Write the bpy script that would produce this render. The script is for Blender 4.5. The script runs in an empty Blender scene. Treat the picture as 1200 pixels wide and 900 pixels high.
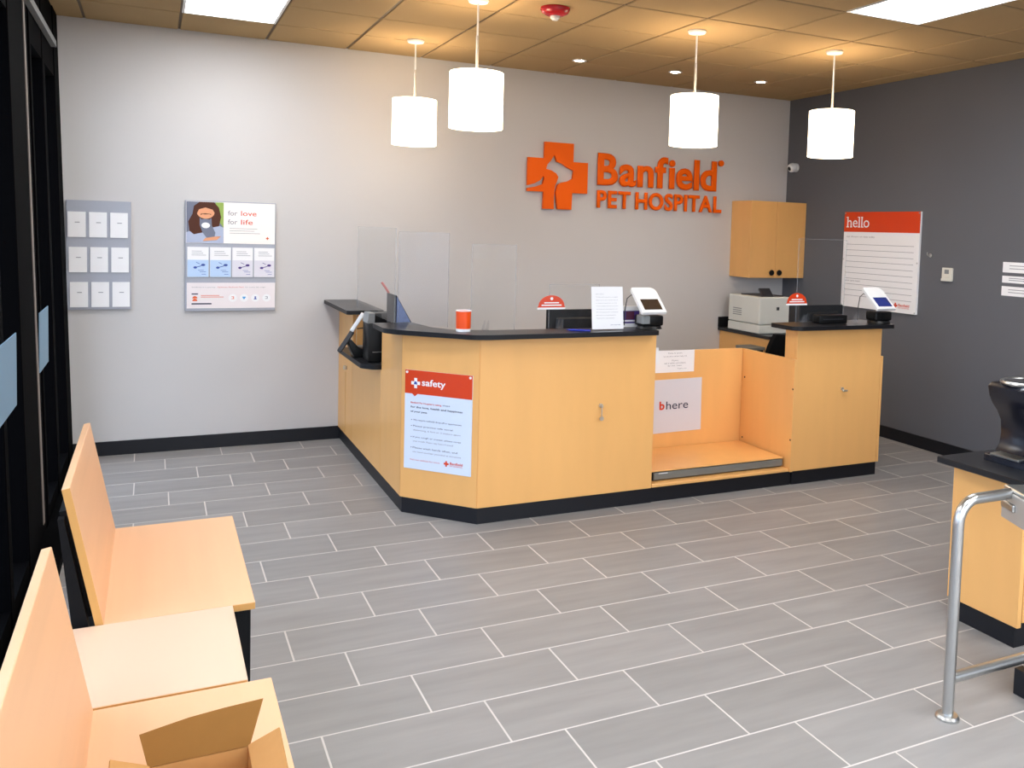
import bpy, bmesh, math, random
from mathutils import Matrix, Vector

random.seed(7)
SC = bpy.context.scene
COL = SC.collection

# ------------------------------------------------------------------ camera
YAW, PITCH, ROLL = 0.462030, 0.0621844, 0.0306511
_f = Vector((math.sin(YAW) * math.cos(PITCH), math.cos(YAW) * math.cos(PITCH), -math.sin(PITCH)))
_r = Vector((math.cos(YAW), -math.sin(YAW), 0))
_u = _r.cross(_f)
_r2 = math.cos(ROLL) * _r + math.sin(ROLL) * _u
_u2 = -math.sin(ROLL) * _r + math.cos(ROLL) * _u
cam = bpy.data.cameras.new('camera')
cam.sensor_width = 36
cam.lens = 1034.643 / 1200 * 36
cam.shift_x = (600 - 693.921) / 1200
cam.shift_y = (335.069 - 450) / 1200
cam.clip_start = 0.05
camo = bpy.data.objects.new('camera', cam)
COL.objects.link(camo)
camo.matrix_world = Matrix(((_r2.x, _u2.x, -_f.x, 0), (_r2.y, _u2.y, -_f.y, 0), (_r2.z, _u2.z, -_f.z, 1.76927), (0, 0, 0, 1)))
SC.camera = camo

# ------------------------------------------------------------------ world, exposure, lamp strengths
world = bpy.data.worlds.new('world')
SC.world = world
world.use_nodes = True
world.node_tree.nodes['Background'].inputs[0].default_value = (0.80, 0.89, 1.0, 1)
world.node_tree.nodes['Background'].inputs[1].default_value = 2.6     # overcast daylight, comes in through the shop window behind the viewer
SC.view_settings.view_transform = 'Standard'
SC.view_settings.look = 'None'
SC.view_settings.gamma = 1.0
SC.view_settings.use_curve_mapping = False
SC.view_settings.exposure = 0.92
TROFFER = 10.0        # emission of the ceiling panels
SHADE = 3.7           # emission of the pendant shades
DOWNLIGHT = 10.0      # watts of each recessed spot
for _loc, _rot, _sx, _sy in (((2.65, -1.25, 1.525), (math.radians(90), 0, 0), 5.8, 2.45), ((-.76, 3.0, 1.41), (0, math.radians(-90), 0), 2.6, 8.2)):
    _pl = bpy.data.lights.new('window_portal', 'AREA')
    _pl.shape = 'RECTANGLE'; _pl.size = _sx; _pl.size_y = _sy; _pl.cycles.is_portal = True
    _po = bpy.data.objects.new('window_portal', _pl)
    COL.objects.link(_po)
    _po.location = _loc
    _po.rotation_euler = _rot

# ------------------------------------------------------------------ room numbers (metres)
YW, XW, XL, H = 7.352, 5.877, -0.585, 3.166
YB = -1.2


# ------------------------------------------------------------------ materials
def lin(c):
    return tuple((v / 255 / 12.92) if v / 255 <= 0.04045 else ((v / 255 + 0.055) / 1.055) ** 2.4 for v in c)


MATS = {}


def mat(name, rgb, rough=0.5, metal=0.0, spec=0.5, noise=0.0, nscale=(8, 8, 8), bump=0.0, rnd=0.0, coat=0.0, emit=None, pos=False):
    if name in MATS:
        return MATS[name]
    m = bpy.data.materials.new(name)
    m.use_nodes = True
    nt = m.node_tree
    b = nt.nodes['Principled BSDF']
    c = lin(rgb)
    b.inputs['Base Color'].default_value = (*c, 1)
    b.inputs['Roughness'].default_value = rough
    b.inputs['Metallic'].default_value = metal
    b.inputs['Specular IOR Level'].default_value = spec
    b.inputs['Coat Weight'].default_value = coat
    if emit:
        b.inputs['Emission Color'].default_value = (*emit[:3], 1)
        b.inputs['Emission Strength'].default_value = emit[3]
    if noise or bump or rnd:
        tc = nt.nodes.new('ShaderNodeTexCoord')
        geo = nt.nodes.new('ShaderNodeNewGeometry')
        mp = nt.nodes.new('ShaderNodeMapping')
        mp.inputs['Scale'].default_value = nscale
        oi = nt.nodes.new('ShaderNodeObjectInfo')
        add = nt.nodes.new('ShaderNodeVectorMath')
        add.operation = 'ADD'
        mul = nt.nodes.new('ShaderNodeMath')
        mul.operation = 'MULTIPLY'
        mul.inputs[1].default_value = 37.0 if rnd else 0.0
        nt.links.new(oi.outputs['Random'], mul.inputs[0])
        nt.links.new((geo.outputs['Position'] if pos else tc.outputs['Object']), add.inputs[0])
        nt.links.new(mul.outputs[0], add.inputs[1])
        nt.links.new(add.outputs[0], mp.inputs['Vector'])
        nz = nt.nodes.new('ShaderNodeTexNoise')
        nz.inputs['Scale'].default_value = 1.0
        nz.inputs['Detail'].default_value = 4
        nt.links.new(mp.outputs[0], nz.inputs['Vector'])
        if noise or rnd:
            # value factor = 1 + noise*(n-.5)*2 + rnd*(random-.5)
            a1 = nt.nodes.new('ShaderNodeMath'); a1.operation = 'MULTIPLY_ADD'
            a1.inputs[1].default_value = 2 * noise; a1.inputs[2].default_value = 1 - noise
            nt.links.new(nz.outputs['Fac'], a1.inputs[0])
            a2 = nt.nodes.new('ShaderNodeMath'); a2.operation = 'MULTIPLY_ADD'
            a2.inputs[1].default_value = rnd; a2.inputs[2].default_value = -rnd / 2
            nt.links.new(oi.outputs['Random'], a2.inputs[0])
            a3 = nt.nodes.new('ShaderNodeMath'); a3.operation = 'ADD'
            nt.links.new(a1.outputs[0], a3.inputs[0]); nt.links.new(a2.outputs[0], a3.inputs[1])
            mx = nt.nodes.new('ShaderNodeVectorMath'); mx.operation = 'SCALE'
            mx.inputs[0].default_value = c
            nt.links.new(a3.outputs[0], mx.inputs['Scale'])
            nt.links.new(mx.outputs[0], b.inputs['Base Color'])
        if bump:
            bp = nt.nodes.new('ShaderNodeBump')
            bp.inputs['Strength'].default_value = bump
            bp.inputs['Distance'].default_value = 0.004
            nt.links.new(nz.outputs['Fac'], bp.inputs['Height'])
            nt.links.new(bp.outputs[0], b.inputs['Normal'])
    MATS[name] = m
    return m


def acrylic(name, tint, haze=0.0):
    m = bpy.data.materials.new(name)
    m.use_nodes = True
    nt = m.node_tree
    nt.nodes.clear()
    out = nt.nodes.new('ShaderNodeOutputMaterial')
    tr = nt.nodes.new('ShaderNodeBsdfTransparent'); tr.inputs[0].default_value = (*tint, 1)
    gl = nt.nodes.new('ShaderNodeBsdfGlossy'); gl.inputs['Roughness'].default_value = 0.03
    df = nt.nodes.new('ShaderNodeBsdfDiffuse'); df.inputs[0].default_value = (0.85, 0.87, 0.92, 1)
    fr = nt.nodes.new('ShaderNodeFresnel'); fr.inputs[0].default_value = 1.2
    m1 = nt.nodes.new('ShaderNodeMixShader'); m1.inputs[0].default_value = haze
    m2 = nt.nodes.new('ShaderNodeMixShader')
    nt.links.new(tr.outputs[0], m1.inputs[1]); nt.links.new(df.outputs[0], m1.inputs[2])
    geo = nt.nodes.new('ShaderNodeNewGeometry')
    front = nt.nodes.new('ShaderNodeMath'); front.operation = 'SUBTRACT'; front.inputs[0].default_value = 1.0
    nt.links.new(geo.outputs['Backfacing'], front.inputs[1])
    fm = nt.nodes.new('ShaderNodeMath'); fm.operation = 'MULTIPLY'
    nt.links.new(fr.outputs[0], fm.inputs[0]); nt.links.new(front.outputs[0], fm.inputs[1])
    nt.links.new(fm.outputs[0], m2.inputs[0]); nt.links.new(m1.outputs[0], m2.inputs[1]); nt.links.new(gl.outputs[0], m2.inputs[2])
    nt.links.new(m2.outputs[0], out.inputs[0])
    return m


WOOD = mat('maple_laminate', (234, 176, 106), rough=0.38, spec=0.4, noise=0.06, nscale=(9, 9, 1.6), coat=0.05)
WOOD_SEAT = mat('maple_seat', (230, 180, 136), rough=0.40, spec=0.35, noise=0.08, nscale=(16, .8, 16))
WOOD_LIGHT = mat('pale_maple', (222, 186, 156), rough=0.32, spec=0.4, noise=0.04, nscale=(6, 3, 6))
WOOD_EDGE = mat('maple_edge', (206, 152, 84), rough=0.45)
BLACK_TOP = mat('black_laminate', (30, 30, 33), rough=0.28, spec=0.42, noise=0.25, nscale=(220, 220, 220))
BLACK_EDGE = mat('black_edge', (17, 17, 20), rough=0.5, spec=0.3)
PLINTH = mat('black_rubber_base', (19, 20, 26), rough=0.45, spec=0.35)
BLACK = mat('black_plastic', (10, 10, 11), rough=0.42, spec=0.3)
BLACK_METAL = mat('black_powder_coat', (12, 12, 14), rough=0.55, spec=0.2)
FRAME_BLACK = mat('black_storefront', (5, 5, 6), rough=0.8, spec=0.02)
DARKGREY = mat('dark_grey_plastic', (44, 44, 48), rough=0.4)
MIDGREY = mat('mid_grey_plastic', (128, 130, 130), rough=0.4)
WHITE_PL = mat('white_plastic', (238, 238, 238), rough=0.35)
PRINTER = mat('printer_white', (216, 216, 208), rough=0.45)
PAPER = mat('white_paper', (240, 238, 238), rough=0.8, spec=0.1)
PAPER_BLUE = mat('cool_white_board', (216, 226, 244), rough=0.35)
PAPER_GREY = mat('grey_white_card', (214, 212, 218), rough=0.5)
PALE_BLUE = mat('pale_blue_print', (186, 208, 236), rough=0.7, spec=0.1)
INK = mat('dark_ink', (52, 56, 78), rough=0.8, spec=0.1)
INK_GREY = mat('grey_ink', (142, 140, 146), rough=0.8, spec=0.1)
INK_BLUE = mat('blue_ink', (70, 90, 168), rough=0.8, spec=0.1)
INK_CYAN = mat('sky_blue_ink', (86, 160, 214), rough=0.8, spec=0.1)
ORANGE = mat('sign_orange', (244, 98, 0), rough=0.5, spec=0.15)
ORANGE_RED = mat('poster_orange_red', (214, 62, 14), rough=0.3, spec=0.5)
ORANGE_INK = mat('orange_ink', (224, 104, 62), rough=0.8, spec=0.1)
CUP = mat('cup_orange', (244, 80, 0), rough=0.45)
STEEL = mat('brushed_steel', (196, 196, 194), rough=0.3, metal=1.0, noise=0.06, nscale=(60, 60, 4))
STEEL_DULL = mat('dull_steel', (150, 150, 146), rough=0.4, metal=1.0)
STEEL_SATIN = mat('satin_steel', (200, 196, 190), rough=0.45, metal=0.6)
GREY_METAL = mat('grey_scale_metal', (124, 124, 118), rough=0.45, metal=0.3)
BRASS = mat('satin_nickel', (206, 198, 184), rough=0.3, metal=0.7)
BOARD_GREY = mat('grey_display_board', (164, 166, 176), rough=0.5, noise=0.02, nscale=(40, 40, 40))
CARD = mat('corrugated_cardboard', (196, 146, 90), rough=0.85, spec=0.1, noise=0.06, nscale=(30, 30, 30))
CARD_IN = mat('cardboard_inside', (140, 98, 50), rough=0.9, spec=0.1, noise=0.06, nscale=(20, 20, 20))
WALL_LIGHT = mat('light_grey_paint', (200, 196, 194), rough=0.85, spec=0.15, noise=0.012, nscale=(3, 3, 3), bump=0.05)
WALL_DARK = mat('slate_grey_paint', (100, 100, 104), rough=0.85, spec=0.15, noise=0.02, nscale=(3, 3, 3), bump=0.05)
CEIL_TILE = mat('ceiling_tile_warm_shade', (176, 150, 112), rough=0.95, spec=0.05, noise=0.07, nscale=(160, 160, 160), bump=0.4, rnd=0.05)  # tile is off-white; dim warm light is put into the tan
CEIL_BAR = mat('ceiling_bar_tan', (92, 72, 46), rough=0.6)
GROUT = mat('pale_grout', (206, 198, 192), rough=0.9, spec=0.1)
TILE = mat('grey_porcelain', (144, 140, 137), rough=0.42, spec=0.35, noise=0.22, nscale=(2.2, 15, 8), rnd=0.12, pos=True)
RED_ALARM = mat('alarm_red', (176, 26, 34), rough=0.25)
LENS = mat('clear_lens_white', (235, 235, 235), rough=0.1)
BEIGE = mat('switch_ivory', (216, 212, 200), rough=0.45)
PURPLE = mat('purple_print', (76, 52, 130), rough=0.5)
MAROON = mat('maroon_print', (88, 34, 62), rough=0.5)
BLUE_PEN = mat('pen_blue', (30, 46, 160), rough=0.35)
SCREEN_DARK = mat('dark_screen', (52, 40, 34), rough=0.12, spec=0.6)
SCREEN_NAVY = mat('navy_screen', (20, 26, 84), rough=0.12, spec=0.6, emit=(0.02, 0.03, 0.12, 0.6))
MON_BACK = mat('monitor_casing', (15, 15, 18), rough=0.5, spec=0.3)
FABRIC = mat('black_chair_fabric', (15, 15, 16), rough=0.9, spec=0.1)
HAIR = mat('print_brown', (86, 54, 44), rough=0.8, spec=0.1)
SKIN = mat('print_peach', (226, 160, 122), rough=0.8, spec=0.1)
PRINT_GREEN = mat('print_green', (150, 172, 92), rough=0.8, spec=0.1)
PRINT_GREY = mat('print_grey', (120, 124, 140), rough=0.8, spec=0.1)
PRINT_BLUE = mat('print_soft_blue', (176, 184, 206), rough=0.8, spec=0.1)
PLAID = mat('print_blue_grey', (92, 108, 150), rough=0.6, noise=0.3, nscale=(50, 50, 50))
RED_TIP = mat('faded_red', (190, 96, 90), rough=0.6)
LIGHT_PATCH_BLUE = mat('pale_blue_light_patch', (112, 146, 172), rough=0.6)  # tone of outside light on the storefront glass
TRIM_BEIGE = mat('beige_trim', (120, 108, 100), rough=0.5)
TROF_W = mat('troffer_lens', (255, 255, 255), emit=(0.92, 0.96, 1.0, TROFFER))
SHADE_W = mat('lit_linen_shade', (250, 244, 234), emit=(1.0, 0.81, 0.57, SHADE))
SPOT_W = mat('lit_spot_lens', (255, 255, 255), emit=(1.0, 0.9, 0.75, 45.0))
ACRYLIC = acrylic('clear_acrylic', (0.985, 0.99, 0.99), 0.006)
ACRYLIC_HAZE = acrylic('acrylic_painted_glare', (0.975, 0.98, 0.99), 0.035)  # diffuse white in the mix stands in for the corner shield's reflection
GLASS_DARK = acrylic('tinted_window_glass', (.80, .84, .90), 0.0)
DARKHOLE = mat('screw_hole', (70, 46, 24), rough=0.9)

# ------------------------------------------------------------------ builders
WM = {}


def frame(o, xd, up=(0, 0, 1)):
    """matrix whose x runs along xd, y runs up, z points out of the surface"""
    x = Vector(xd).normalized(); y = Vector(up).normalized(); z = x.cross(y)
    return Matrix(((x.x, y.x, z.x, o[0]), (x.y, y.y, z.y, o[1]), (x.z, y.z, z.z, o[2]), (0, 0, 0, 1)))


class MB:
    def __init__(self):
        self.bm = bmesh.new()

    def box(self, x0, x1, y0, y1, z0, z1, bev=0.0, M=None, seg=1):
        t = bmesh.new()
        bmesh.ops.create_cube(t, size=1)
        bmesh.ops.scale(t, vec=(abs(x1 - x0), abs(y1 - y0), abs(z1 - z0)), verts=t.verts)
        bmesh.ops.translate(t, vec=((x0 + x1) / 2, (y0 + y1) / 2, (z0 + z1) / 2), verts=t.verts)
        if bev:
            bmesh.ops.bevel(t, geom=list(t.edges), offset=bev, segments=seg, profile=0.5, affect='EDGES')
        return self._add(t, M)

    def _add(self, t, M=None):
        if M is not None:
            bmesh.ops.transform(t, matrix=M, verts=t.verts)
        me = bpy.data.meshes.new('tmp')
        t.to_mesh(me); t.free()
        self.bm.from_mesh(me)
        bpy.data.meshes.remove(me)
        return self

    def prism(self, pts, z0, z1, M=None, bev=0.0):
        t = bmesh.new()
        vs = [t.verts.new((p[0], p[1], z0)) for p in pts]
        f = t.faces.new(vs)
        if z1 != z0:
            r = bmesh.ops.extrude_face_region(t, geom=[f])
            bmesh.ops.translate(t, vec=(0, 0, z1 - z0), verts=[v for v in r['geom'] if isinstance(v, bmesh.types.BMVert)])
        bmesh.ops.recalc_face_normals(t, faces=t.faces)
        if z1 == z0:
            t.faces.ensure_lookup_table()
            if t.faces[0].normal.z < 0:
                bmesh.ops.reverse_faces(t, faces=t.faces)
        if bev:
            es = [e for e in t.edges if abs(e.verts[0].co.z - e.verts[1].co.z) < 1e-7]
            bmesh.ops.bevel(t, geom=es, offset=bev, segments=2, profile=0.5, affect='EDGES')
        return self._add(t, M)

    def cyl(self, p0, p1, r0, r1=None, n=20, M=None):
        r1 = r0 if r1 is None else r1
        p0, p1 = Vector(p0), Vector(p1)
        d = p1 - p0
        t = bmesh.new()
        bmesh.ops.create_cone(t, cap_ends=True, segments=n, radius1=r0, radius2=r1, depth=d.length)
        q = Vector((0, 0, 1)).rotation_difference(d.normalized()).to_matrix().to_4x4()
        bmesh.ops.transform(t, matrix=Matrix.Translation((p0 + p1) / 2) @ q, verts=t.verts)
        return self._add(t, M)

    def tube(self, path, r, n=14, M=None):
        t = bmesh.new()
        path = [Vector(p) for p in path]
        rings = []
        up = None
        for i, p in enumerate(path):
            a = path[max(i - 1, 0)]; b = path[min(i + 1, len(path) - 1)]
            d = (b - a).normalized()
            if up is None:
                up = Vector((0, 0, 1)) if abs(d.z) < 0.9 else Vector((1, 0, 0))
            s = d.cross(up).normalized(); up = s.cross(d).normalized()
            rings.append([t.verts.new(p + r * (math.cos(2 * math.pi * k / n) * s + math.sin(2 * math.pi * k / n) * up)) for k in range(n)])
        for a, b in zip(rings, rings[1:]):
            for k in range(n):
                t.faces.new((a[k], a[(k + 1) % n], b[(k + 1) % n], b[k]))
        t.faces.new(rings[0]); t.faces.new(rings[-1])
        bmesh.ops.recalc_face_normals(t, faces=t.faces)
        return self._add(t, M)

    def lathe(self, prof, c=(0, 0, 0), n=36, M=None):
        t = bmesh.new()
        rings = []
        for r, z in prof:
            if r < 1e-6:
                rings.append([t.verts.new((c[0], c[1], c[2] + z))])
            else:
                rings.append([t.verts.new((c[0] + r * math.cos(2 * math.pi * k / n), c[1] + r * math.sin(2 * math.pi * k / n), c[2] + z)) for k in range(n)])
        for a, b in zip(rings, rings[1:]):
            for k in range(n):
                j = (k + 1) % n
                if len(a) == 1 and len(b) == 1:
                    continue
                if len(a) == 1:
                    t.faces.new((a[0], b[k], b[j]))
                elif len(b) == 1:
                    t.faces.new((a[k], a[j], b[0]))
                else:
                    t.faces.new((a[k], a[j], b[j], b[k]))
        bmesh.ops.recalc_face_normals(t, faces=t.faces)
        return self._add(t, M)

    def build(self, name, m, parent=None, smooth=False, local=False):
        me = bpy.data.meshes.new(name)
        if parent is not None and not local:
            bmesh.ops.transform(self.bm, matrix=WM[parent.name].inverted(), verts=self.bm.verts)
        self.bm.to_mesh(me); self.bm.free()
        me.materials.append(m)
        if smooth:
            for p in me.polygons:
                p.use_smooth = True
            me.set_sharp_from_angle(angle=math.radians(38))
        o = bpy.data.objects.new(name, me)
        COL.objects.link(o)
        if parent is not None:
            o.parent = parent
            WM[o.name] = WM[parent.name].copy()
        else:
            WM[o.name] = Matrix.Identity(4)
        return o


def tag(o, label=None, cat=None, group=None, kind=None):
    if label: o['label'] = label
    if cat: o['category'] = cat
    if group: o['group'] = group
    if kind: o['kind'] = kind
    return o


def thing(name, label, cat, loc=(0, 0, 0), rz=0.0, group=None):
    o = bpy.data.objects.new(name, None)
    o.empty_display_size = 0.1
    COL.objects.link(o)
    o.location = loc; o.rotation_euler = (0, 0, rz)
    WM[o.name] = Matrix.Translation(loc) @ Matrix.Rotation(rz, 4, 'Z')
    return tag(o, label, cat, group)


def struct(name, loc=(0, 0, 0)):
    o = bpy.data.objects.new(name, None)
    COL.objects.link(o)
    o.location = loc
    WM[o.name] = Matrix.Translation(loc)
    o['kind'] = 'structure'
    return o


def copy_tree(o, parent=None):
    c = o.copy()
    COL.objects.link(c)
    if parent is not None:
        c.parent = parent
    for ch in list(o.children):
        copy_tree(ch, c)
    return c


PENDING = []


def text(body, M, x, y, w, h, m, parent, name='lettering', z=0.0008, ext=0.0, bold=0.0, res=2, space=1.0, line=1.0, halign='LEFT'):
    """flat lettering fitted into a w x h box whose lower-left corner is (x, y) on the surface M (w or h may be None)"""
    cu = bpy.data.curves.new('lettering_curve', 'FONT')
    cu.body = body
    cu.size = 1.0
    cu.resolution_u = res
    cu.extrude = 0.0
    cu.offset = bold
    cu.space_character = space
    cu.space_line = line
    cu.align_x = halign
    o = bpy.data.objects.new('lettering_curve', cu)
    COL.objects.link(o)
    PENDING.append((o, M, x, y, w, h, m, parent, name, z, ext))


def flush_text():
    bpy.context.view_layer.update()
    dg = bpy.context.evaluated_depsgraph_get()
    done = []
    for o, M, x, y, w, h, m, parent, name, z, ext in PENDING:
        me = bpy.data.meshes.new_from_object(o.evaluated_get(dg))
        done.append(me)
    for me, (o, M, x, y, w, h, m, parent, name, z, ext) in zip(done, PENDING):
        b = MB()
        b.bm.from_mesh(me)
        bpy.data.meshes.remove(me)
        if not b.bm.verts:
            continue
        xs = [v.co.x for v in b.bm.verts]; ys = [v.co.y for v in b.bm.verts]
        x0, x1, y0, y1 = min(xs), max(xs), min(ys), max(ys)
        sx = w / (x1 - x0) if w else None
        sy = h / (y1 - y0) if h else None
        sx = sx or sy; sy = sy or sx
        for v in b.bm.verts:
            v.co = Vector((x + (v.co.x - x0) * sx, y + (v.co.y - y0) * sy, z))
        if ext:
            r = bmesh.ops.extrude_face_region(b.bm, geom=list(b.bm.faces))
            bmesh.ops.translate(b.bm, vec=(0, 0, ext), verts=[v for v in r['geom'] if isinstance(v, bmesh.types.BMVert)])
            bmesh.ops.recalc_face_normals(b.bm, faces=b.bm.faces)
        bmesh.ops.transform(b.bm, matrix=M, verts=b.bm.verts)
        b.build(name, m, parent)
        cu = o.data
        bpy.data.objects.remove(o)
        bpy.data.curves.remove(cu)
    PENDING.clear()


def flat(M, rect, m, parent, name, z=0.0006, t=0.0003):
    x0, x1, y0, y1 = rect
    return MB().box(x0, x1, y0, y1, z, z + t, M=M).build(name, m, parent)


def poly(M, pts, m, parent, name, z=0.0006, t=0.0003):
    return MB().prism(pts, z, z + t, M=M).build(name, m, parent)


def disc(cx, cy, r, n=20, a0=0.0, a1=2 * math.pi, ry=None):
    full = abs(a1 - a0 - 2 * math.pi) < 1e-6
    k = n if full else n + 1
    ry = ry or r
    return [(cx + r * math.cos(a0 + (a1 - a0) * i / n), cy + ry * math.sin(a0 + (a1 - a0) * i / n)) for i in range(k)]


BACK = lambda x, y, z: frame((x, y, z), (1, 0, 0))          # surface facing -Y
SIDE = lambda x, y, z: frame((x, y, z), (0, -1, 0))         # surface facing -X

# ================================================================== SETTING
fl = tag(MB().box(XL - .4, XW, YB, YW, -0.06, -0.0006).build('floor', GROUT), kind='structure')
TW, TL, TY0 = 0.290835, 0.590755, 2.738694
GAP = 0.0030


def tile_mesh(x0, x1, y0, y1):
    b = MB(); b.box(x0 + GAP, x1 - GAP, y0 + GAP, y1 - GAP, -0.012, 0.0)
    bm = b.bm
    top = [e for e in bm.edges if all(v.co.z > -1e-6 for v in e.verts)]
    bmesh.ops.bevel(bm, geom=top, offset=0.0012, segments=1, affect='EDGES')
    me = bpy.data.meshes.new('tile'); bm.to_mesh(me); bm.free(); me.materials.append(TILE)
    return me


full_tile = tile_mesh(0, TL, 0, TW)
for r_ in range(-7, 16):
    y0 = TY0 + r_ * TW; y1 = y0 + TW
    off = (0.5188 - 0.2006 * r_) % TL
    i = -3
    while off + i * TL < XW:
        x0 = off + i * TL; x1 = x0 + TL; i += 1
        if x1 < XL - 0.05:
            continue
        cx1, cy1 = min(x1, XW), min(y1, YW)
        if cx1 - x0 < 0.03 or cy1 - y0 < 0.03:
            continue
        me = full_tile if (cx1 == x1 and cy1 == y1) else tile_mesh(0, cx1 - x0, 0, cy1 - y0)
        o = bpy.data.objects.new('tile', me); COL.objects.link(o); o.location = (x0, y0, 0); o.parent = fl

tag(MB().box(XL - .4, XW + .1, YW, YW + .1, 0, H + .1).build('wall_back', WALL_LIGHT), kind='structure')
tag(MB().box(XW, XW + .1, YB, YW, 0, H + .1).build('wall_right', WALL_DARK), kind='structure')
tag(MB().box(XL - .4, XW + .1, YB - .1, YB, 0, .30).box(XL - .4, XW + .1, YB - .1, YB, 2.75, H + .1).box(XL - .15, -.25, YB - .1, YB, .30, 2.75).box(5.55, XW + .1, YB - .1, YB, .30, 2.75).build('wall_front', WALL_LIGHT), kind='structure')
w2 = struct('window_2', (2.65, YB, 0))
for x in (-.25, 1.18, 2.62, 4.06, 5.49):
    MB().box(x, x + .06, YB - .09, YB - .01, .30, 2.75).build('mullion', FRAME_BLACK, w2)
for z in (.30, 2.69):
    MB().box(-.19, 5.49, YB - .085, YB - .015, z, z + .06).build('frame_rail', FRAME_BLACK, w2)
tag(MB().box(-30, 36, -40, YB - .1, -.20, -.10).box(-30, XL - .4, YB - .1, 20, -.20, -.10).build('pavement', mat('grey_pavement', (120, 118, 114), rough=.9, noise=.1)), kind='structure')
tag(MB().box(-0.55, 1.37, YW - .012, YW, 0, 0.105, bev=.002).box(1.37, XW, YW - .012, YW, 0, 0.105).build('baseboard_back', PLINTH), kind='structure')
tag(MB().box(XW - .012, XW, YB, YW - .012, 0, 0.105, bev=.002).build('baseboard_right', PLINTH), kind='structure')

# ceiling: slab, hung grid bars, lay-in tiles
ce = tag(MB().box(XL - .4, XW + .1, YB - .1, YW + .1, H + .06, H + .12).build('ceiling', CEIL_BAR), kind='structure')
CX0, CY0, CP = 0.169476, 6.734038, 0.61
cols = [CX0 + CP * c for c in range(-2, 10)]
rows = [CY0 - CP * j for j in range(0, 14)]
for x in cols:
    if XL - .4 < x < XW:
        MB().box(x - .012, x + .012, YB, YW, H + .007, H + .03).build('grid_bar', CEIL_BAR, ce)
for y in rows:
    if y > YB:
        MB().box(XL - .4, XW, y - .012, y + .012, H + .006, H + .03).build('grid_bar', CEIL_BAR, ce)
# ceiling panels: (column index of the near-left corner, rows covered)
TROF = [(0, 0), (6, 4), (0, 5), (3, 8), (6, 9), (0, 10), (6, 0 + 12)]
lit = set()
for c, j in TROF:
    for k in range(2):
        lit.add((c, j + k))
ct_full = None


def ctile(w, d):
    b = MB(); b.box(.009, w - .009, .009, d - .009, 0, 0.02)
    bot = [e for e in b.bm.edges if all(v.co.z < 1e-6 for v in e.verts)]
    bmesh.ops.bevel(b.bm, geom=bot, offset=0.004, segments=1, affect='EDGES')
    me = bpy.data.meshes.new('ceiling_tile'); b.bm.to_mesh(me); b.bm.free(); me.materials.append(CEIL_TILE)
    return me


ct_full = ctile(CP, CP)
ys = [(CY0, YW, -1)] + [(CY0 - CP * (j + 1), CY0 - CP * j, j) for j in range(13)]
xs = [(CX0 + CP * c, CX0 + CP * (c + 1), c) for c in range(-2, 10)]
for ya, yb, j in ys:
    for xa, xb, c in xs:
        if (c, j) in lit:
            continue
        xa2, xb2 = max(xa, XL - .4), min(xb, XW)
        ya2 = max(ya, YB)
        if xb2 - xa2 < .05 or yb - ya2 < .05:
            continue
        whole = xa2 == xa and xb2 == xb and ya2 == ya and abs(yb - ya - CP) < 1e-6
        o = bpy.data.objects.new('ceiling_tile', ct_full if whole else ctile(xb2 - xa2, yb - ya2))
        COL.objects.link(o); o.location = (xa2, ya2, H); o.parent = ce

tl = ['bright ceiling light panel near the pale back wall, above the grey brochure boards',
      'bright ceiling light panel beside the slate grey wall',
      'ceiling light panel above the maple waiting benches',
      'ceiling light panel over the middle of the lobby floor',
      'ceiling light panel above the steel rail and coffee counter',
      'ceiling light panel behind the viewer near the storefront',
      'ceiling light panel behind the viewer near the slate wall']
for (c, j), lb in zip(TROF, tl):
    x0 = CX0 + CP * c; y1 = CY0 - CP * j; y0 = y1 - 2 * CP
    t = thing('ceiling_light', lb, 'ceiling light', ((x0 + CP / 2), (y0 + y1) / 2, H), group='recessed ceiling light panels')
    f = MB(); w = .022
    f.box(x0 + .004, x0 + w, y0 + .004, y1 - .004, H - .002, H + .05); f.box(x0 + CP - w, x0 + CP - .004, y0 + .004, y1 - .004, H - .002, H + .05)
    f.box(x0 + w, x0 + CP - w, y0 + .004, y0 + w, H - .002, H + .05); f.box(x0 + w, x0 + CP - w, y1 - w, y1 - .004, H - .002, H + .05)
    f.build('frame', WHITE_PL, t)
    MB().box(x0 + w, x0 + CP - w, y0 + w, y1 - w, H + .004, H + .012).build('diffuser', TROF_W, t)

# storefront along the waiting side: black mullions, dark panes, header; the whole frame leans a touch outwards at the top
wl = struct('window_1', (XL + .062, 0, 0))
wl.rotation_euler = (0, math.radians(-1.55), 0)
X0 = XL + .062
def wbox(x0, x1, y0, y1, z0, z1, name, m, bev=0.0):
    return MB().box(x0, x1, y0, y1, z0, z1, bev=bev).build(name, m, wl)
for y0, y1 in ((7.02, 7.33), (6.28, 6.40), (5.66, 5.72), (4.86, 5.56), (4.25, 4.33), (3.4, 3.5), (2.4, 2.5), (1.2, 1.3), (0.0, 0.1), (-1.1, -1.0)):
    wbox(X0 - .16, X0, y0, y1, 0.0, 3.2, 'mullion', FRAME_BLACK, .003)
for y0, y1 in ((6.40, 7.02), (5.72, 6.28), (4.33, 4.86), (3.5, 4.25), (2.5, 3.4), (1.3, 2.4), (.1, 1.2), (-1.0, 0.0)):
    wbox(X0 - .10, X0 - .085, y0, y1, 0.12, 2.7, 'glass_pane', GLASS_DARK)
    wbox(X0 - .14, X0 - .005, y0, y1, 0.0, 0.12, 'bottom_rail', FRAME_BLACK)
    wbox(X0 - .14, X0 - .005, y0, y1, 2.70, 3.2, 'header', FRAME_BLACK)
wbox(X0 - .05, X0 + .004, 5.40, 5.46, 0.12, 3.2, 'edge_trim', TRIM_BEIGE)
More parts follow.
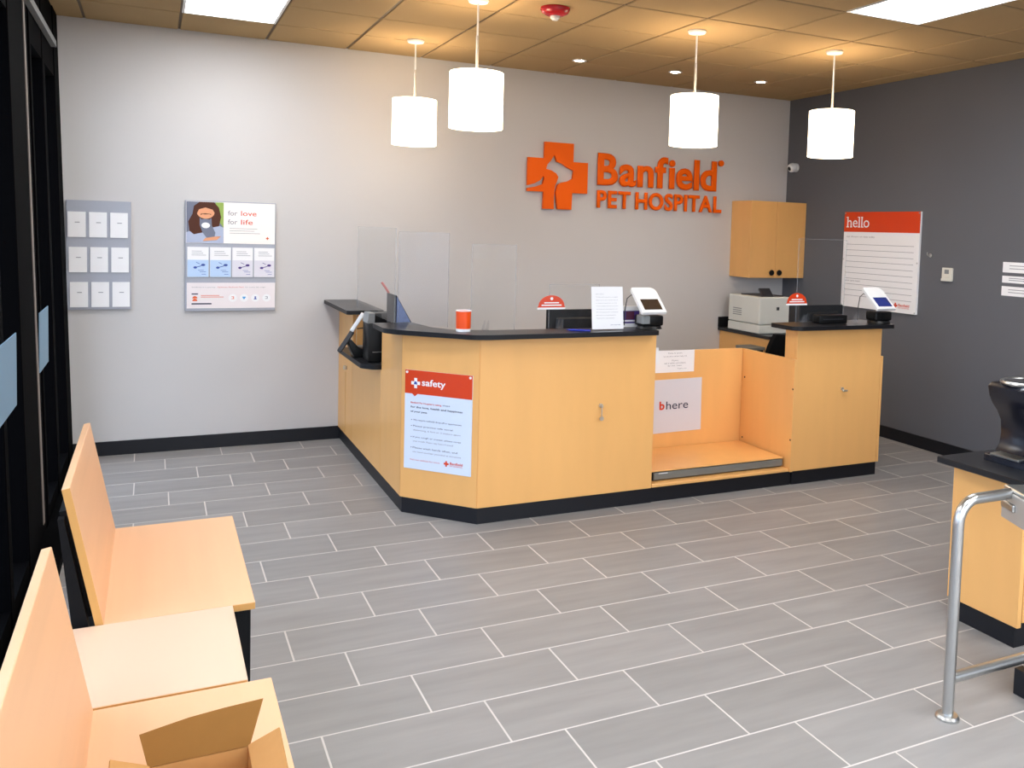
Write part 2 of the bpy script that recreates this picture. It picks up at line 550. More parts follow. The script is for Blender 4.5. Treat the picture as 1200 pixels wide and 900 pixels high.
wbox(X0, X0 + .03, 5.2, 6.85, 2.865, 2.905, 'track_rail', MIDGREY)
wbox(X0 + .001, X0 + .11, 3.4, 7.3, 0.0025, 0.05, 'threshold', FRAME_BLACK)
tag(MB().box(XL - .4, XL - .2, YB, YW, 2.74, H + .1).build('wall_left', FRAME_BLACK), kind='structure')

# pale blue boards: outside light on the storefront glass, put into colour
for (y0, y1), lb in (((5.47, 5.90), 'pale blue painted light patch on the black storefront, beyond the beige edge trim'), ((3.8, 4.58), 'pale blue painted light patch on the black storefront, nearer than the beige edge trim')):
    o = MB().box(XL + .040, XL + .044, y0, y1, .925, 1.245).build('notice', LIGHT_PATCH_BLUE)  # flat board painted as light on the glass, no real sheet
    tag(o, lb, 'notice', 'painted light patches on the storefront')

# ================================================================== RECEPTION COUNTER
PT = 1.118          # top of the tall panels
CT = 1.148          # countertop surface
CH0, CH1 = (1.36, 5.30), (1.72, 4.905)
chd = Vector((CH1[0] - CH0[0], CH1[1] - CH0[1], 0)).normalized()
rc = thing('reception_counter', 'maple reception counter with angled corner and black kick base', 'counter', (2.0, 5.5, 0))
B = .0015
MB().box(1.36, 1.385, 5.303, 5.84, .10, PT, bev=B).box(1.36, 1.385, 5.843, 6.80, .10, .80, bev=B).build('side_panel', WOOD, rc)
MB().box(1.36, 1.385, 6.803, 7.35, .10, PT, bev=B).build('side_panel', WOOD, rc)
Mch = frame((CH0[0], CH0[1], 0), chd)
MB().box(0.002, .532, .10, PT, -.025, 0, bev=B, M=Mch).build('corner_panel', WOOD, rc)
MB().box(1.722, 2.92, 4.905, 4.93, .10, PT, bev=B).build('front_panel', WOOD, rc)
MB().box(2.895, 2.92, 4.932, 5.50, .10, PT, bev=B).build('end_panel', WOOD, rc)
MB().box(1.387, 1.50, 6.78, 6.80, .845, PT, bev=B).build('end_panel', WOOD, rc)
MB().box(1.387, 2.05, 5.55, 7.34, .715, .745).box(1.80, 2.893, 4.95, 5.56, .715, .745).build('inner_worktop', BLACK_TOP, rc)
MB().prism([(1.372, 7.35), (1.372, 5.306), (1.727, 4.917), (2.928, 4.917), (2.928, 4.96), (1.75, 4.96), (1.42, 5.32), (1.42, 7.35)], 0, .10).build('kick_base', PLINTH, rc)
lk = MB().cyl((2.527, 4.905, .672), (2.527, 4.893, .672), .013).build('lock', BRASS, rc, True)
MB().box(2.522, 2.532, 4.872, 4.893, .664, .680, bev=.002).box(2.5245, 2.5295, 4.878, 4.888, .60, .664, bev=.0015).cyl((2.527, 4.886, .592), (2.527, 4.880, .592), .014).build('key', BRASS, lk, True)
hg = MB().cyl((1.36, 7.02, .64), (1.342, 7.02, .64), .012).build('lock', BRASS, rc, True)
MB().box(1.335, 1.358, 6.99, 7.03, .625, .655, bev=.003).build('latch', BRASS, hg)
MB().box(1.3575, 1.361, 7.05, 7.055, .12, .60).build('door_seam', WOOD_EDGE, rc)

# countertops
def rounded(pts, r, n=5):
    out = []
    N = len(pts)
    for i, p in enumerate(pts):
        p = Vector((*p, 0)); a = Vector((*pts[i - 1], 0)) - p; b = Vector((*pts[(i + 1) % N], 0)) - p
        rr = min(r, a.length * .45, b.length * .45)
        s = p + a.normalized() * rr; e = p + b.normalized() * rr
        for k in range(n + 1):
            u = k / n
            q = (1 - u) ** 2 * s + 2 * u * (1 - u) * p + u * u * e
            out.append((q.x, q.y))
    return out


def top(name, label, pts, z0, z1, r=.03):
    P = rounded(pts, r)
    o = thing(name, label, 'countertop', (pts[0][0], pts[0][1], z0))
    MB().prism(P, z1 - .0015, z1).build('laminate_surface', BLACK_TOP, o)
    MB().prism(P, z0, z1 - .0017).build('edge_band', BLACK_EDGE, o)
    return o


top('countertop', 'black main countertop running around the angled corner of reception counter',
    [(1.235, 5.58), (1.238, 5.27), (1.30, 5.17), (1.66, 4.835), (1.75, 4.815), (2.895, 4.815), (2.895, 5.04), (1.86, 5.055), (1.62, 5.12), (1.53, 5.27), (1.49, 5.58)], PT + .001, CT, .03)
top('countertop', 'small black countertop on the counter wing, against the pale back wall',
    [(1.235, 7.35), (1.235, 6.385), (1.50, 6.385), (1.50, 7.35)], PT + .001, CT, .02)
top('low_ledge', 'lower black ledge in the gap of the counter wing, under the small computer tower',
    [(1.245, 6.78), (1.245, 5.95), (1.31, 5.865), (1.68, 5.865), (1.68, 6.775)], .801, .832, .03)

# scale alcove between the two counters
al = thing('scale_alcove', 'open maple alcove for the pet scale between the two counter blocks', 'alcove', (3.5, 5.2, 0))
MB().box(2.923, 4.05, 5.505, 5.525, .10, .908, bev=B).build('back_panel', WOOD, al)
sp = MB().box(4.052, 4.075, 4.893, 5.525, .10, .905, bev=B).build('side_panel', WOOD, al)
for y, z in ((5.47, .69), (4.90, .695), (5.47, .225), (4.905, .33)):
    MB().cyl((4.052, y, z), (4.050, y, z), .007, n=10).build('screw', DARKHOLE, sp)
MB().box(2.923, 4.05, 4.90, 5.503, .102, .125, bev=.004).build('bottom_panel', WOOD, al)
MB().box(2.93, 4.08, 4.925, 4.96, 0, .10).build('kick_base', PLINTH, al)

sc_ = thing('pet_scale', 'low walk-on pet scale with maple platform and grey front inside the alcove', 'scale', (3.5, 5.2, .125))
MB().box(2.95, 4.03, 4.965, 5.49, .128, .180, bev=.003).build('base', BLACK_EDGE, sc_)
MB().box(2.945, 4.035, 4.955, 5.495, .187, .196, bev=.002).build('platform', WOOD, sc_)
MB().box(2.965, 4.028, 4.950, 4.964, .135, .182, bev=.002).build('front_plate', GREY_METAL, sc_)
MB().box(3.0, 3.07, 4.9490, 4.9502, .174, .178).build('badge', WHITE_PL, sc_)

# pedestal counter right of the alcove
pc = thing('counter_pedestal', 'maple counter pedestal with key lock beside the walkway to the slate wall', 'counter', (4.5, 5.0, 0))
MB().box(4.078, 4.872, 4.905, 4.93, .10, PT, bev=B).build('front_panel', WOOD, pc)
MB().box(4.078, 4.10, 4.932, 5.04, .10, PT, bev=B).build('side_panel', WOOD, pc)
MB().box(4.85, 4.872, 4.932, 5.55, .10, PT, bev=B).build('side_panel', WOOD, pc)
MB().box(4.875, 4.898, 4.905, 5.55, .10, .90, bev=B).build('outer_panel', WOOD, pc)
MB().box(4.102, 4.848, 5.05, 5.75, .715, .745).build('inner_worktop', BLACK_TOP, pc)
MB().box(4.09, 4.885, 4.92, 5.5, 0, .10).build('kick_base', PLINTH, pc)
lk = MB().cyl((4.505, 4.905, .675), (4.505, 4.893, .675), .012).build('lock', BRASS, pc, True)
MB().box(4.50, 4.545, 4.880, 4.893, .655, .668, bev=.003).build('key', BRASS, lk, True)
top('countertop', 'black countertop on the maple pedestal, under the acrylic shield by slate wall',
    [(3.98, 4.87), (4.03, 4.815), (4.915, 4.815), (4.915, 5.17), (3.98, 5.10)], PT + .001, CT, .03)

# ------------------------------------------------------------------ back office seen over the alcove
bc = thing('base_cabinet', 'maple base cabinet in the far corner under the printer', 'cabinet', (5.5, 7.0, 0))
MB().box(5.112, 5.135, 6.56, 7.35, .10, .815, bev=B).build('side_panel', WOOD, bc)
for x0, x1 in ((5.138, 5.50), (5.504, 5.86)):
    d = MB().box(x0, x1, 6.56, 6.582, .12, .81, bev=B).build('door', WOOD, bc)
    MB().cyl(((x0 + x1) / 2, 6.56, .74), ((x0 + x1) / 2, 6.54, .74), .012, n=14).build('knob', BLACK, d, True)
MB().box(5.14, 5.86, 6.60, 7.34, 0, .10).build('kick_base', PLINTH, bc)
ct = thing('countertop', 'black countertop with backsplash under the printer in the far corner', 'countertop', (5.5, 7.0, .815))
MB().box(5.085, 5.875, 6.53, 7.35, .816, .846, bev=.004).build('slab', BLACK_TOP, ct)
MB().box(5.085, 5.875, 7.330, 7.351, .847, .948, bev=.002).build('backsplash', BLACK_EDGE, ct)

wc = thing('wall_cabinet', 'maple wall cabinet with two doors hung on the back wall above printer', 'cabinet', (5.5, 7.2, 1.36))
MB().box(5.20, 5.873, 7.045, 7.35, 1.36, 2.112, bev=B).build('body', WOOD, wc)
for x0, x1, kx in ((5.20, 5.512, 5.462), (5.515, 5.873, 5.556)):
    d = MB().box(x0, x1, 7.022, 7.043, 1.36, 2.112, bev=B).build('door', WOOD, wc)
    MB().cyl((kx, 7.022, 1.412), (kx, 7.008, 1.412), .008, n=12).lathe([(0, 0), (.026, 0), (.029, .006), (.026, .014), (0, .016)], n=18, M=frame((kx, 7.012, 1.412), (1, 0, 0))).build('knob', BLACK, d, True)

pr = thing('printer', 'off-white office printer on black countertop in the far corner', 'printer', (5.28, 6.95, .846))
MB().box(5.10, 5.455, 6.70, 7.20, .935, 1.195, bev=.012, seg=2).build('body', PRINTER, pr)
MB().box(5.10, 5.455, 6.695, 7.20, .848, .930, bev=.008, seg=2).build('paper_tray', PRINTER, pr)
MB().box(5.30, 5.33, 6.696, 6.702, 1.07, 1.10).build('badge', DARKGREY, pr)
MB().box(5.17, 5.43, 6.76, 7.10, 1.193, 1.205, bev=.004).build('output_tray', DARKGREY, pr)
mm = Matrix.Translation((5.16, 6.76, 1.196)) @ Matrix.Rotation(math.radians(48), 4, 'X')
MB().box(0, .13, -.01, .09, 0, .02, bev=.004, M=mm).build('control_panel', DARKGREY, pr)
for k in range(4):
    MB().box(5.0985, 5.101, 6.98, 7.12, 1.00 + .02 * k, 1.008 + .02 * k).build('vent_slot', MIDGREY, pr)

wd = thing('side_desk', 'low grey-topped side desk between black office chair and corner base cabinet', 'desk', (5.0, 6.8, 0))
MB().box(4.90, 5.08, 6.56, 6.78, .715, .742, bev=.003).build('desk_top', mat('grey_laminate', (120, 116, 106), rough=.5), wd)
for x in (4.93, 5.05):
    for y in (6.60, 6.74):
        MB().box(x - .02, x + .02, y - .02, y + .02, 0, .714).build('leg', BLACK_METAL, wd)

oc = thing('office_chair', 'black office chair tucked behind the pedestal counter', 'chair', (4.78, 5.95, 0))
bp = MB()
pts = []
n = 9
for i in range(n + 1):
    for j in range(n + 1):
        u = i / n * 2 - 1; v = j / n
        pts.append((u, v))
t = bmesh.new(); grid = {}
for s in (0, 1):
    for i in range(n + 1):
        for j in range(n + 1):
            u = i / n * 2 - 1; v = j / n
            hw = .235 * (1 - .28 * max(0, (v - .55) / .45) ** 2)
            grid[s, i, j] = t.verts.new((4.78 + u * hw, 5.86 - .07 * (1 - u * u) - .05 * v + .05 * s, .50 + v * .46))
for i in range(n):
    for j in range(n):
        t.faces.new((grid[0, i, j], grid[0, i + 1, j], grid[0, i + 1, j + 1], grid[0, i, j + 1]))
        t.faces.new((grid[1, i, j], grid[1, i, j + 1], grid[1, i + 1, j + 1], grid[1, i + 1, j]))
for i in range(n):
    t.faces.new((grid[0, i, 0], grid[1, i, 0], grid[1, i + 1, 0], grid[0, i + 1, 0]))
    t.faces.new((grid[0, i, n], grid[0, i + 1, n], grid[1, i + 1, n], grid[1, i, n]))
    t.faces.new((grid[0, 0, i], grid[0, 0, i + 1], grid[1, 0, i + 1], grid[1, 0, i]))
    t.faces.new((grid[0, n, i], grid[1, n, i], grid[1, n, i + 1], grid[0, n, i + 1]))
bmesh.ops.recalc_face_normals(t, faces=t.faces)
bp._add(t); bp.build('backrest', FABRIC, oc, True)
MB().box(4.54, 5.02, 5.86, 6.32, .43, .50, bev=.025, seg=3).build('seat', FABRIC, oc, True)
MB().cyl((4.78, 6.08, .08), (4.78, 6.08, .43), .028).build('gas_column', BLACK, oc, True)
for k in range(5):
    a = 2 * math.pi * k / 5 + .3
    lg = MB().cyl((4.78, 6.08, .10), (4.78 + .27 * math.cos(a), 6.08 + .27 * math.sin(a), .07), .022, .016, n=10).build('leg', BLACK, oc, True)
    MB().cyl((4.78 + .27 * math.cos(a) - .012, 6.08 + .27 * math.sin(a), .028), (4.78 + .27 * math.cos(a) + .012, 6.08 + .27 * math.sin(a), .028), .026, n=14).build('caster', BLACK, lg, True)
for s in (-1, 1):
    MB().tube([(4.78 + s * .25, 6.15, .46), (4.78 + s * .27, 6.15, .66), (4.78 + s * .26, 5.98, .68), (4.78 + s * .26, 5.90, .67)], .016, n=8).build('armrest', BLACK, oc, True)


def monitor(label, x0, x1, y, z0, z1, zb):
    t = thing('monitor', label, 'monitor', ((x0 + x1) / 2, y, zb))
    MB().box(x0, x1, y, y + .018, z0, z1, bev=.003).box(x0 + .06, x1 - .06, y - .022, y, z0 + .05, z1 - .05, bev=.012).build('casing', MON_BACK, t)
    MB().box(x0 + .012, x1 - .012, y + .0182, y + .0192, z0 + .015, z1 - .012).build('screen', SCREEN_DARK, t)
    cx = (x0 + x1) / 2
    MB().box(cx - .03, cx + .03, y - .04, y - .024, zb + .012, z0 + .12, bev=.003).box(cx - .12, cx + .12, y - .11, y + .08, zb + .001, zb + .012, bev=.003).build('stand', BLACK, t)
    return t


monitor('black monitor back seen over the main countertop behind the white letter sign', 2.35, 2.86, 5.38, .93, 1.236, .745)
monitor('black monitor back seen over the pedestal countertop behind the acrylic shield', 4.52, 4.95, 5.42, .94, 1.240, .745)

# ------------------------------------------------------------------ things on the countertops
rp = thing('receipt_printer', 'small black receipt printer on the pedestal countertop', 'printer', (4.44, 5.0, CT))
MB().box(4.31, 4.57, 4.95, 5.035, CT + .001, CT + .062, bev=.006, seg=2).build('body', BLACK, rp, True)
MB().box(4.34, 4.53, 4.9485, 4.95, CT + .03, CT + .036).build('paper_slot', DARKGREY, rp)


def make_terminal(name, label):
    """card terminal on a printer base, facing -Y, origin at the middle of its base"""
    t = thing(name, label, 'card terminal', (0, 0, 0), group='white card terminals on black bases')
    L, Wd = .225, .18
    th = math.radians(41)
    M = Matrix.Translation((0, -.055, .095)) @ Matrix.Rotation(th, 4, 'X')
    P = [(-Wd / 2, 0), (Wd / 2, 0)] + disc(Wd / 2 - .045, L - .045, .045, 6, 0, math.pi / 2) + disc(-Wd / 2 + .014, L - .014, .014, 4, math.pi / 2, math.pi)
    MB().prism(P, 0, .026, M=M, bev=.004).build('tablet', WHITE_PL, t, local=True)
    MB().box(-.066, .066, .022, .115, .0262, .0275, M=M).build('screen', SCREEN_DARK, t, local=True)
    MB().box(-.07, .09, -.035, .075, .02, .088, bev=.012, seg=2).build('printer_base', BLACK, t, True, local=True)
    MB().box(-.0705, -.008, -.036, .05, .028, .0885, bev=.008).build('grey_front', MIDGREY, t, local=True)
    MB().cyl((.012, .02, .001), (.012, .02, .02), .085, .075, n=28).build('foot', BLACK, t, True, local=True)
    MB().tube([(-.05, .075, .19), (-.09, .085, .215), (-.12, .088, .19), (-.135, .088, .10), (-.135, .088, .015)], .0035, n=8).build('cable', DARKGREY, t, True, local=True)
    return t


T0 = make_terminal('card_terminal', 'white card terminal with dark screen beside the white letter sign')
T0.location = (2.878, 4.935, CT)
T1 = copy_tree(T0); T1.location = (4.86, 4.925, CT)
T1['label'] = 'white card terminal with navy screen at the end of pedestal countertop'
for ch in T1.children:
    if ch.name.startswith('screen'):
        ch.data = ch.data.copy(); ch.data.materials.clear(); ch.data.materials.append(SCREEN_NAVY)
    if ch.name.startswith('grey_front'):
        ch.data = ch.data.copy(); ch.data.materials.clear(); ch.data.materials.append(BLACK); ch.name = 'front_cover'
lt = thing('card_terminal', 'slanted card terminal seen edge-on, white above and dark below, on the lower ledge', 'card terminal', (1.30, 6.27, .832))
_a, _b = Vector((1.165, 6.27, .868)), Vector((1.335, 6.27, 1.132))
_d = (_b - _a).normalized()
_w = Vector((-.27, -.963, 0)); _w = (_w - _d * _w.dot(_d)).normalized()
Me = frame(_a, _w, _d)
MB().box(-.085, .085, .165, .315, -.002, .026, bev=.006, M=Me, seg=2).build('white_tablet', WHITE_PL, lt)
MB().box(-.075, .075, .18, .27, .0262, .027, M=Me).build('screen', SCREEN_DARK, lt)
MB().box(-.08, .08, .0, .17, -.012, .022, bev=.008, M=Me, seg=2).build('keypad_body', DARKGREY, lt)
MB().prism([(-.005, 0), (.13, 0), (.13, .045), (.06, .055), (.02, .075), (-.03, .13), (-.052, .115), (-.03, .05)], -.05, .05, M=frame((1.265, 6.27, .833), (1, 0, 0)), bev=.006).build('foot', BLACK, lt, True)
MB().tube([(1.27, 6.20, 1.04), (1.32, 6.17, 1.05), (1.36, 6.165, 1.02), (1.40, 6.17, .96)], .004, n=8).build('cable', BLACK, lt, True)

ls = thing('letter_sign', 'white letter sheet in clear stand on the main countertop', 'sign', (2.56, 4.93, CT))
Ml = frame((2.458, 4.915, CT + .006), (1, 0, 0), Vector((0, .12, 1)))
MB().box(0, .222, 0, .268, -.003, 0, M=Ml).build('sheet', PAPER, ls)
MB().box(.0, .222, -.004, .0, -.05, .02, M=Ml).build('stand_foot', ACRYLIC, ls)
lines = ['Dear Client,', 'To keep everyone safe in our hospital', 'please stay in your vehicle and call', 'us when you arrive for your pet', 'A team member will come out to you', 'and bring your pet inside for care', 'We will call you with a treatment', 'plan and you can pay by phone', 'Thank you for your patience']
for k, s in enumerate(lines):
    text(s, Ml, .03, .218 - .019 * k, min(.155, .0048 * len(s)), .006, INK_GREY, ls)
text('your care team', Ml, .13, .022, .07, .007, PURPLE, ls)

pb = thing('brochure_box', 'purple and white brochure box behind the white letter sign', 'box', (2.78, 5.047, CT))
MB().box(2.70, 2.862, 5.035, 5.06, CT + .001, CT + .138, bev=.002).build('carton', PAPER, pb)
MB().box(2.703, 2.859, 5.0335, 5.0348, CT + .048, CT + .108).build('purple_band', PURPLE, pb)
MB().box(2.76, 2.82, 5.0325, 5.0334, CT + .052, CT + .104).build('maroon_print', MAROON, pb)
MB().box(2.703, 2.859, 5.0335, 5.0348, CT + .026, CT + .037).build('purple_stripe', PURPLE, pb)

pen = thing('pen', 'blue pen lying on the main countertop by the letter sign', 'pen', (2.34, 4.88, CT))
MB().cyl((2.30, 4.915, CT + .008), (2.41, 4.845, CT + .008), .007, n=12).build('barrel', BLUE_PEN, pen, True)
MB().cyl((2.30, 4.915, CT + .008), (2.283, 4.926, CT + .008), .006, .001, n=12).build('tip', BLUE_PEN, pen, True)
MB().box(0, .04, -.002, .002, .006, .009, M=frame((2.37, 4.868, CT + .008), Vector((.11, -.07, 0)))).build('clip', BLUE_PEN, pen)

cu = thing('cup', 'orange paper cup with white rim and foot on the main countertop', 'cup', (1.655, 5.03, CT))
MB().lathe([(0, .018), (.043, .018), (.045, .122), (.041, .122), (.039, .03), (0, .03)], (1.655, 5.03, CT), n=32).build('body', CUP, cu, True)
MB().lathe([(0, .001), (.0425, .001), (.043, .0175), (0, .0175)], (1.655, 5.03, CT), n=32).build('white_foot', PAPER, cu, True)
MB().lathe([(.0455, .1215), (.0475, .1235), (.0455, .127), (.041, .1225)], (1.655, 5.03, CT), n=32).build('rim', PAPER, cu, True)


def bracket(x, y, parent):
    for s in (-.012, .012):
        MB().prism([(0, 0), (.06, 0), (.006, .065), (0, .065)], 0, .004, M=frame((x + s, y - .03, CT + .002), (0, 1, 0))).build('foot', ACRYLIC_HAZE, parent)


def shield(label, a, b, z0, z1, m, feet=()):
    t = thing('acrylic_shield', label, 'sneeze guard', ((a[0] + b[0]) / 2, (a[1] + b[1]) / 2, z0), group='clear acrylic shields on the counters')
    d = Vector((b[0] - a[0], b[1] - a[1], 0)); M = frame((a[0], a[1], 0), d)
    MB().box(.003, d.length - .003, z0 + .003, z1 - .003, -.003, .003, M=M).build('sheet', m, t)
    e = MB()
    for x in (0, d.length - .003):
        e.box(x, x + .003, z0, z1, -.003, .003, M=M)
    e.box(.003, d.length - .003, z1 - .003, z1, -.003, .003, M=M)
    e.build('polished_edge', EDGE, t)
    for x, y in feet:
        bracket(x, y, t)
    return t


EDGE = acrylic('acrylic_edge', (.90, .91, .92), .10)
shield('tall clear acrylic shield along the counter wing nearest the back wall', (1.35, 6.60), (1.35, 5.46), CT + .002, 1.75, ACRYLIC)
shield('acrylic shield with painted whitish reflection across the angled counter corner', (1.36, 5.43), (1.62, 5.225), CT + .002, 1.73, ACRYLIC_HAZE)
shield('narrow clear acrylic shield behind the orange cup', (1.70, 5.035), (1.985, 5.035), CT + .002, 1.67, ACRYLIC, [(1.79, 5.03)])
shield('clear acrylic shield carrying a red half-round sticker beside the letter sign', (2.21, 5.035), (2.56, 5.035), CT + .002, 1.43, ACRYLIC, [(2.28, 5.03)])
shield('clear acrylic shield standing on the pedestal countertop before the slate wall', (4.17, 5.05), (4.62, 5.05), CT + .002, 1.76, ACRYLIC, [(4.22, 5.03), (4.69, 5.0)])


def half_sign(label, x, y, z):
    t = thing('half_round_sign', label, 'sign', (x, y, z), group='red half-round signs on the shields')
    M = frame((x, y, z), (1, 0, 0))
    MB().prism([(-.095, 0)] + [(.095, 0)] + disc(0, .008, .088, 18, 0.03, math.pi - .03, ry=.068), 0, .003, M=M).build('board', ORANGE_RED, t)
    MB().box(-.095, .095, -.012, -.0005, 0, .003, M=M).build('white_edge', PAPER, t)
    MB().box(-.05, .05, .026, .033, .0032, .0036, M=M).build('print_line', PAPER, t)
    MB().box(-.068, .068, .010, .018, .0032, .0036, M=M).build('print_line', PAPER, t)
    MB().prism(disc(0, .055, .010, 12), .0032, .0036, M=M).build('print_dot', PAPER, t)
    return t


half_sign('red half-round sticker sign left of the black monitor on main counter', 2.225, 5.030, 1.285)
half_sign('red half-round sticker sign beside the printer on the pedestal shield', 4.17, 5.045, 1.29)

# small computer tower and folder in the counter wing
tw = thing('computer_tower', 'small black computer tower on the lower black ledge', 'computer', (1.44, 6.06, .832))
MB().box(1.30, 1.56, 5.98, 6.16, .833, 1.10, bev=.008, seg=2).build('case', BLACK, tw, True)
MB().box(1.345, 1.56, 6.00, 6.15, 1.10, 1.165, bev=.006).build('upper_case', BLACK, tw)
MB().prism([(0, 0), (.05, 0), (.05, .066), (.012, .066)], 0, .16, M=frame((1.295, 6.15, 1.10), (1, 0, 0))).build('grey_bevel', MIDGREY, tw)
MB().box(1.33, 1.39, 5.9785, 5.981, .90, .906).build('badge', STEEL_DULL, tw)

fo = thing('document_stand', 'dark wedge-shaped document stand with blue patterned end behind the counter corner', 'document stand', (1.45, 5.75, .745))
Mo = frame((0, 5.615, 0), (1, 0, 0))
MB().prism([(1.392, .747), (1.72, .747), (1.398, 1.318), (1.392, 1.318)], -.24, 0, M=Mo).build('wedge_body', MON_BACK, fo)
MB().prism([(1.398, .90), (1.625, .90), (1.399, 1.310)], .0004, .0012, M=Mo).build('patterned_end', PLAID, fo)
MB().tube([(1.398, 5.83, 1.318), (1.385, 5.85, 1.345), (1.36, 5.87, 1.385)], .008, n=10).build('red_tab', RED_TIP, fo, True)

# ================================================================== SIGNS
ws = thing('wall_sign', 'raised orange hospital sign with pet cross emblem on the pale back wall', 'sign', (4.0, YW, 2.0))
Mw = BACK(0, YW - .012, 0)
cr = [(170, 85), (328, 85), (328, 183), (410, 183), (410, 350), (326, 350), (324, 440), (248, 440), (241, 400), (236, 350), (245, 310), (265, 296),
      (300, 288), (326, 272), (332, 230), (300, 217), (265, 196), (237, 187), (224, 150), (204, 184), (186, 204), (180, 228), (210, 235), (236, 250),
      (247, 268), (240, 292), (229, 320), (226, 380), (227, 440), (168, 440), (170, 350), (82, 350), (82, 334), (130, 324), (163, 310), (172, 276), (166, 266),
      (150, 290), (120, 308), (82, 320), (82, 172), (170, 172)]
SCL = .595 / 330
MB().prism([(2.967 + (a - 80) * SCL, 1.955 + (440 - b) * SCL * (.597 / (355 * SCL))) for a, b in cr], 0, .028, M=Mw).build('emblem', ORANGE, ws)

# posters -------------------------------------------------------------------
def mini_cross(M, cx, cy, s, m, parent, z=.0008):
    a = s / 2; b = s / 6
    MB().prism([(cx - b, cy - a), (cx + b, cy - a), (cx + b, cy - b), (cx + a, cy - b), (cx + a, cy + b), (cx + b, cy + b), (cx + b, cy + a), (cx - b, cy + a), (cx - b, cy + b), (cx - a, cy + b), (cx - a, cy - b), (cx - b, cy - b)], z, z + .0003, M=M).build('emblem', m, parent)


# safety board on the angled corner
Ms = frame((CH0[0] + chd.x * .028, CH0[1] + chd.y * .028, .288), chd)
Ms = Ms @ Matrix.Translation((0, 0, .0005))
sf = thing('safety_poster', 'safety poster with orange-red header on the angled counter corner', 'poster', (1.55, 5.08, .29))
SW_, SH_ = .465, .606
MB().box(0, SW_, 0, SH_, 0, .006, M=Ms).build('board', PAPER_BLUE, sf)
Mt = Ms @ Matrix.Translation((0, 0, .006))
flat(Mt, (0, SW_, .462, SH_), ORANGE_RED, sf, 'header_band', .0002)
poly(Mt, [(.05, .4625), (.09, .4625), (.07, .446)], ORANGE_RED, sf, 'header_band', .0002)
for x in (.014, SW_ - .014):
    MB().cyl(tuple(Mt @ Vector((x, SH_ - .014, 0))), tuple(Mt @ Vector((x, SH_ - .014, .004))), .008, n=12).build('screw', PAPER, sf, True)
mini_cross(Mt, .075, .528, .062, PAPER, sf)
poly(Mt, [(.062, .52), (.088, .52), (.082, .536), (.068, .54)], INK_BLUE, sf, 'emblem_print', .0012)
text('safety', Mt, .118, .503, .165, .054, PAPER, sf, bold=.02, res=3)
text('Banfield Pet Hospital is taking', Mt, .042, .400, .215, .013, ORANGE_RED, sf, bold=.02)
text('steps', Mt, .265, .402, .05, .011, INK, sf)
text('for the love, health and happiness', Mt, .042, .372, .36, .015, INK, sf, bold=.02)
text('of your pets.', Mt, .042, .345, .12, .014, INK, sf, bold=.02)
for s, y, w in (('We require curbside drop-off or appointment', .295, .335), ('Please practice safe social', .258, .275), ('distancing, 6 feet or 2 meters apart', .233, .33), ('If you cough or sneeze, please cover', .190, .335), ('your mouth. Please stay home if unwell', .165, .28), ('Please wash hands often, and', .125, .31), ('use hand sanitizer provided at entrances', .099, .335)):
    text(s, Mt, .062, y, w, .0125, INK_GREY if y in (.233, .165, .099) else INK, sf)
for y in (.302, .265, .197, .132):
    poly(Mt, disc(.05, y, .003, 8), INK, sf, 'bullet')
text('Visit our website for more', Mt, .042, .052, .21, .010, ORANGE_RED, sf)
mini_cross(Mt, .298, .058, .034, ORANGE_RED, sf)
text('Banfield', Mt, .322, .055, .088, .016, ORANGE_RED, sf, bold=.02)
text('PET HOSPITAL', Mt, .322, .044, .088, .008, ORANGE_RED, sf)

# small notice and square sign on the alcove back panel
Mn = BACK(3.275, 5.5045, .748)
nt_ = thing('paper_notice', 'small white paper notice taped above the square sign in the alcove', 'notice', (3.44, 5.50, .75))
MB().box(0, .335, 0, .163, -.0003, .0008, M=Mn).build('sheet', PAPER, nt_)
for s, y, w in (('Please be patient', .135, .12), ('we are short staffed today and', .112, .2), ('Please', .083, .055), ('wait in vehicle until called in', .063, .185), ('by our team', .043, .12), ('Thank you', .02, .08)):
    text(s, Mn, .167 - w / 2 + (.06 if y == .02 else 0), y, w, .012, INK, nt_)
Mb = BACK(3.262, 5.5045, .300) @ Matrix.Rotation(math.radians(.8), 4, 'Z')
bh = thing('square_sign', 'square grey-white sign lettered in red and black on the alcove back panel', 'sign', (3.47, 5.50, .30))
MB().box(0, .425, 0, .395, -.0003, .004, M=Mb).build('board', PAPER_GREY, bh)
Mb2 = Mb @ Matrix.Translation((0, 0, .0042))
text('b', Mb2, .06, .172, .044, .064, ORANGE_RED, bh, bold=.03, res=4)
text('here', Mb2, .118, .172, .19, .060, INK, bh, res=4)
tp = MB().box(2.9205, 2.945, 4.915, 4.918, .925, 1.025).build('tape_strip', PAPER)
tag(tp, 'narrow white paper strip stuck on the counter edge above the alcove notice', 'tape')

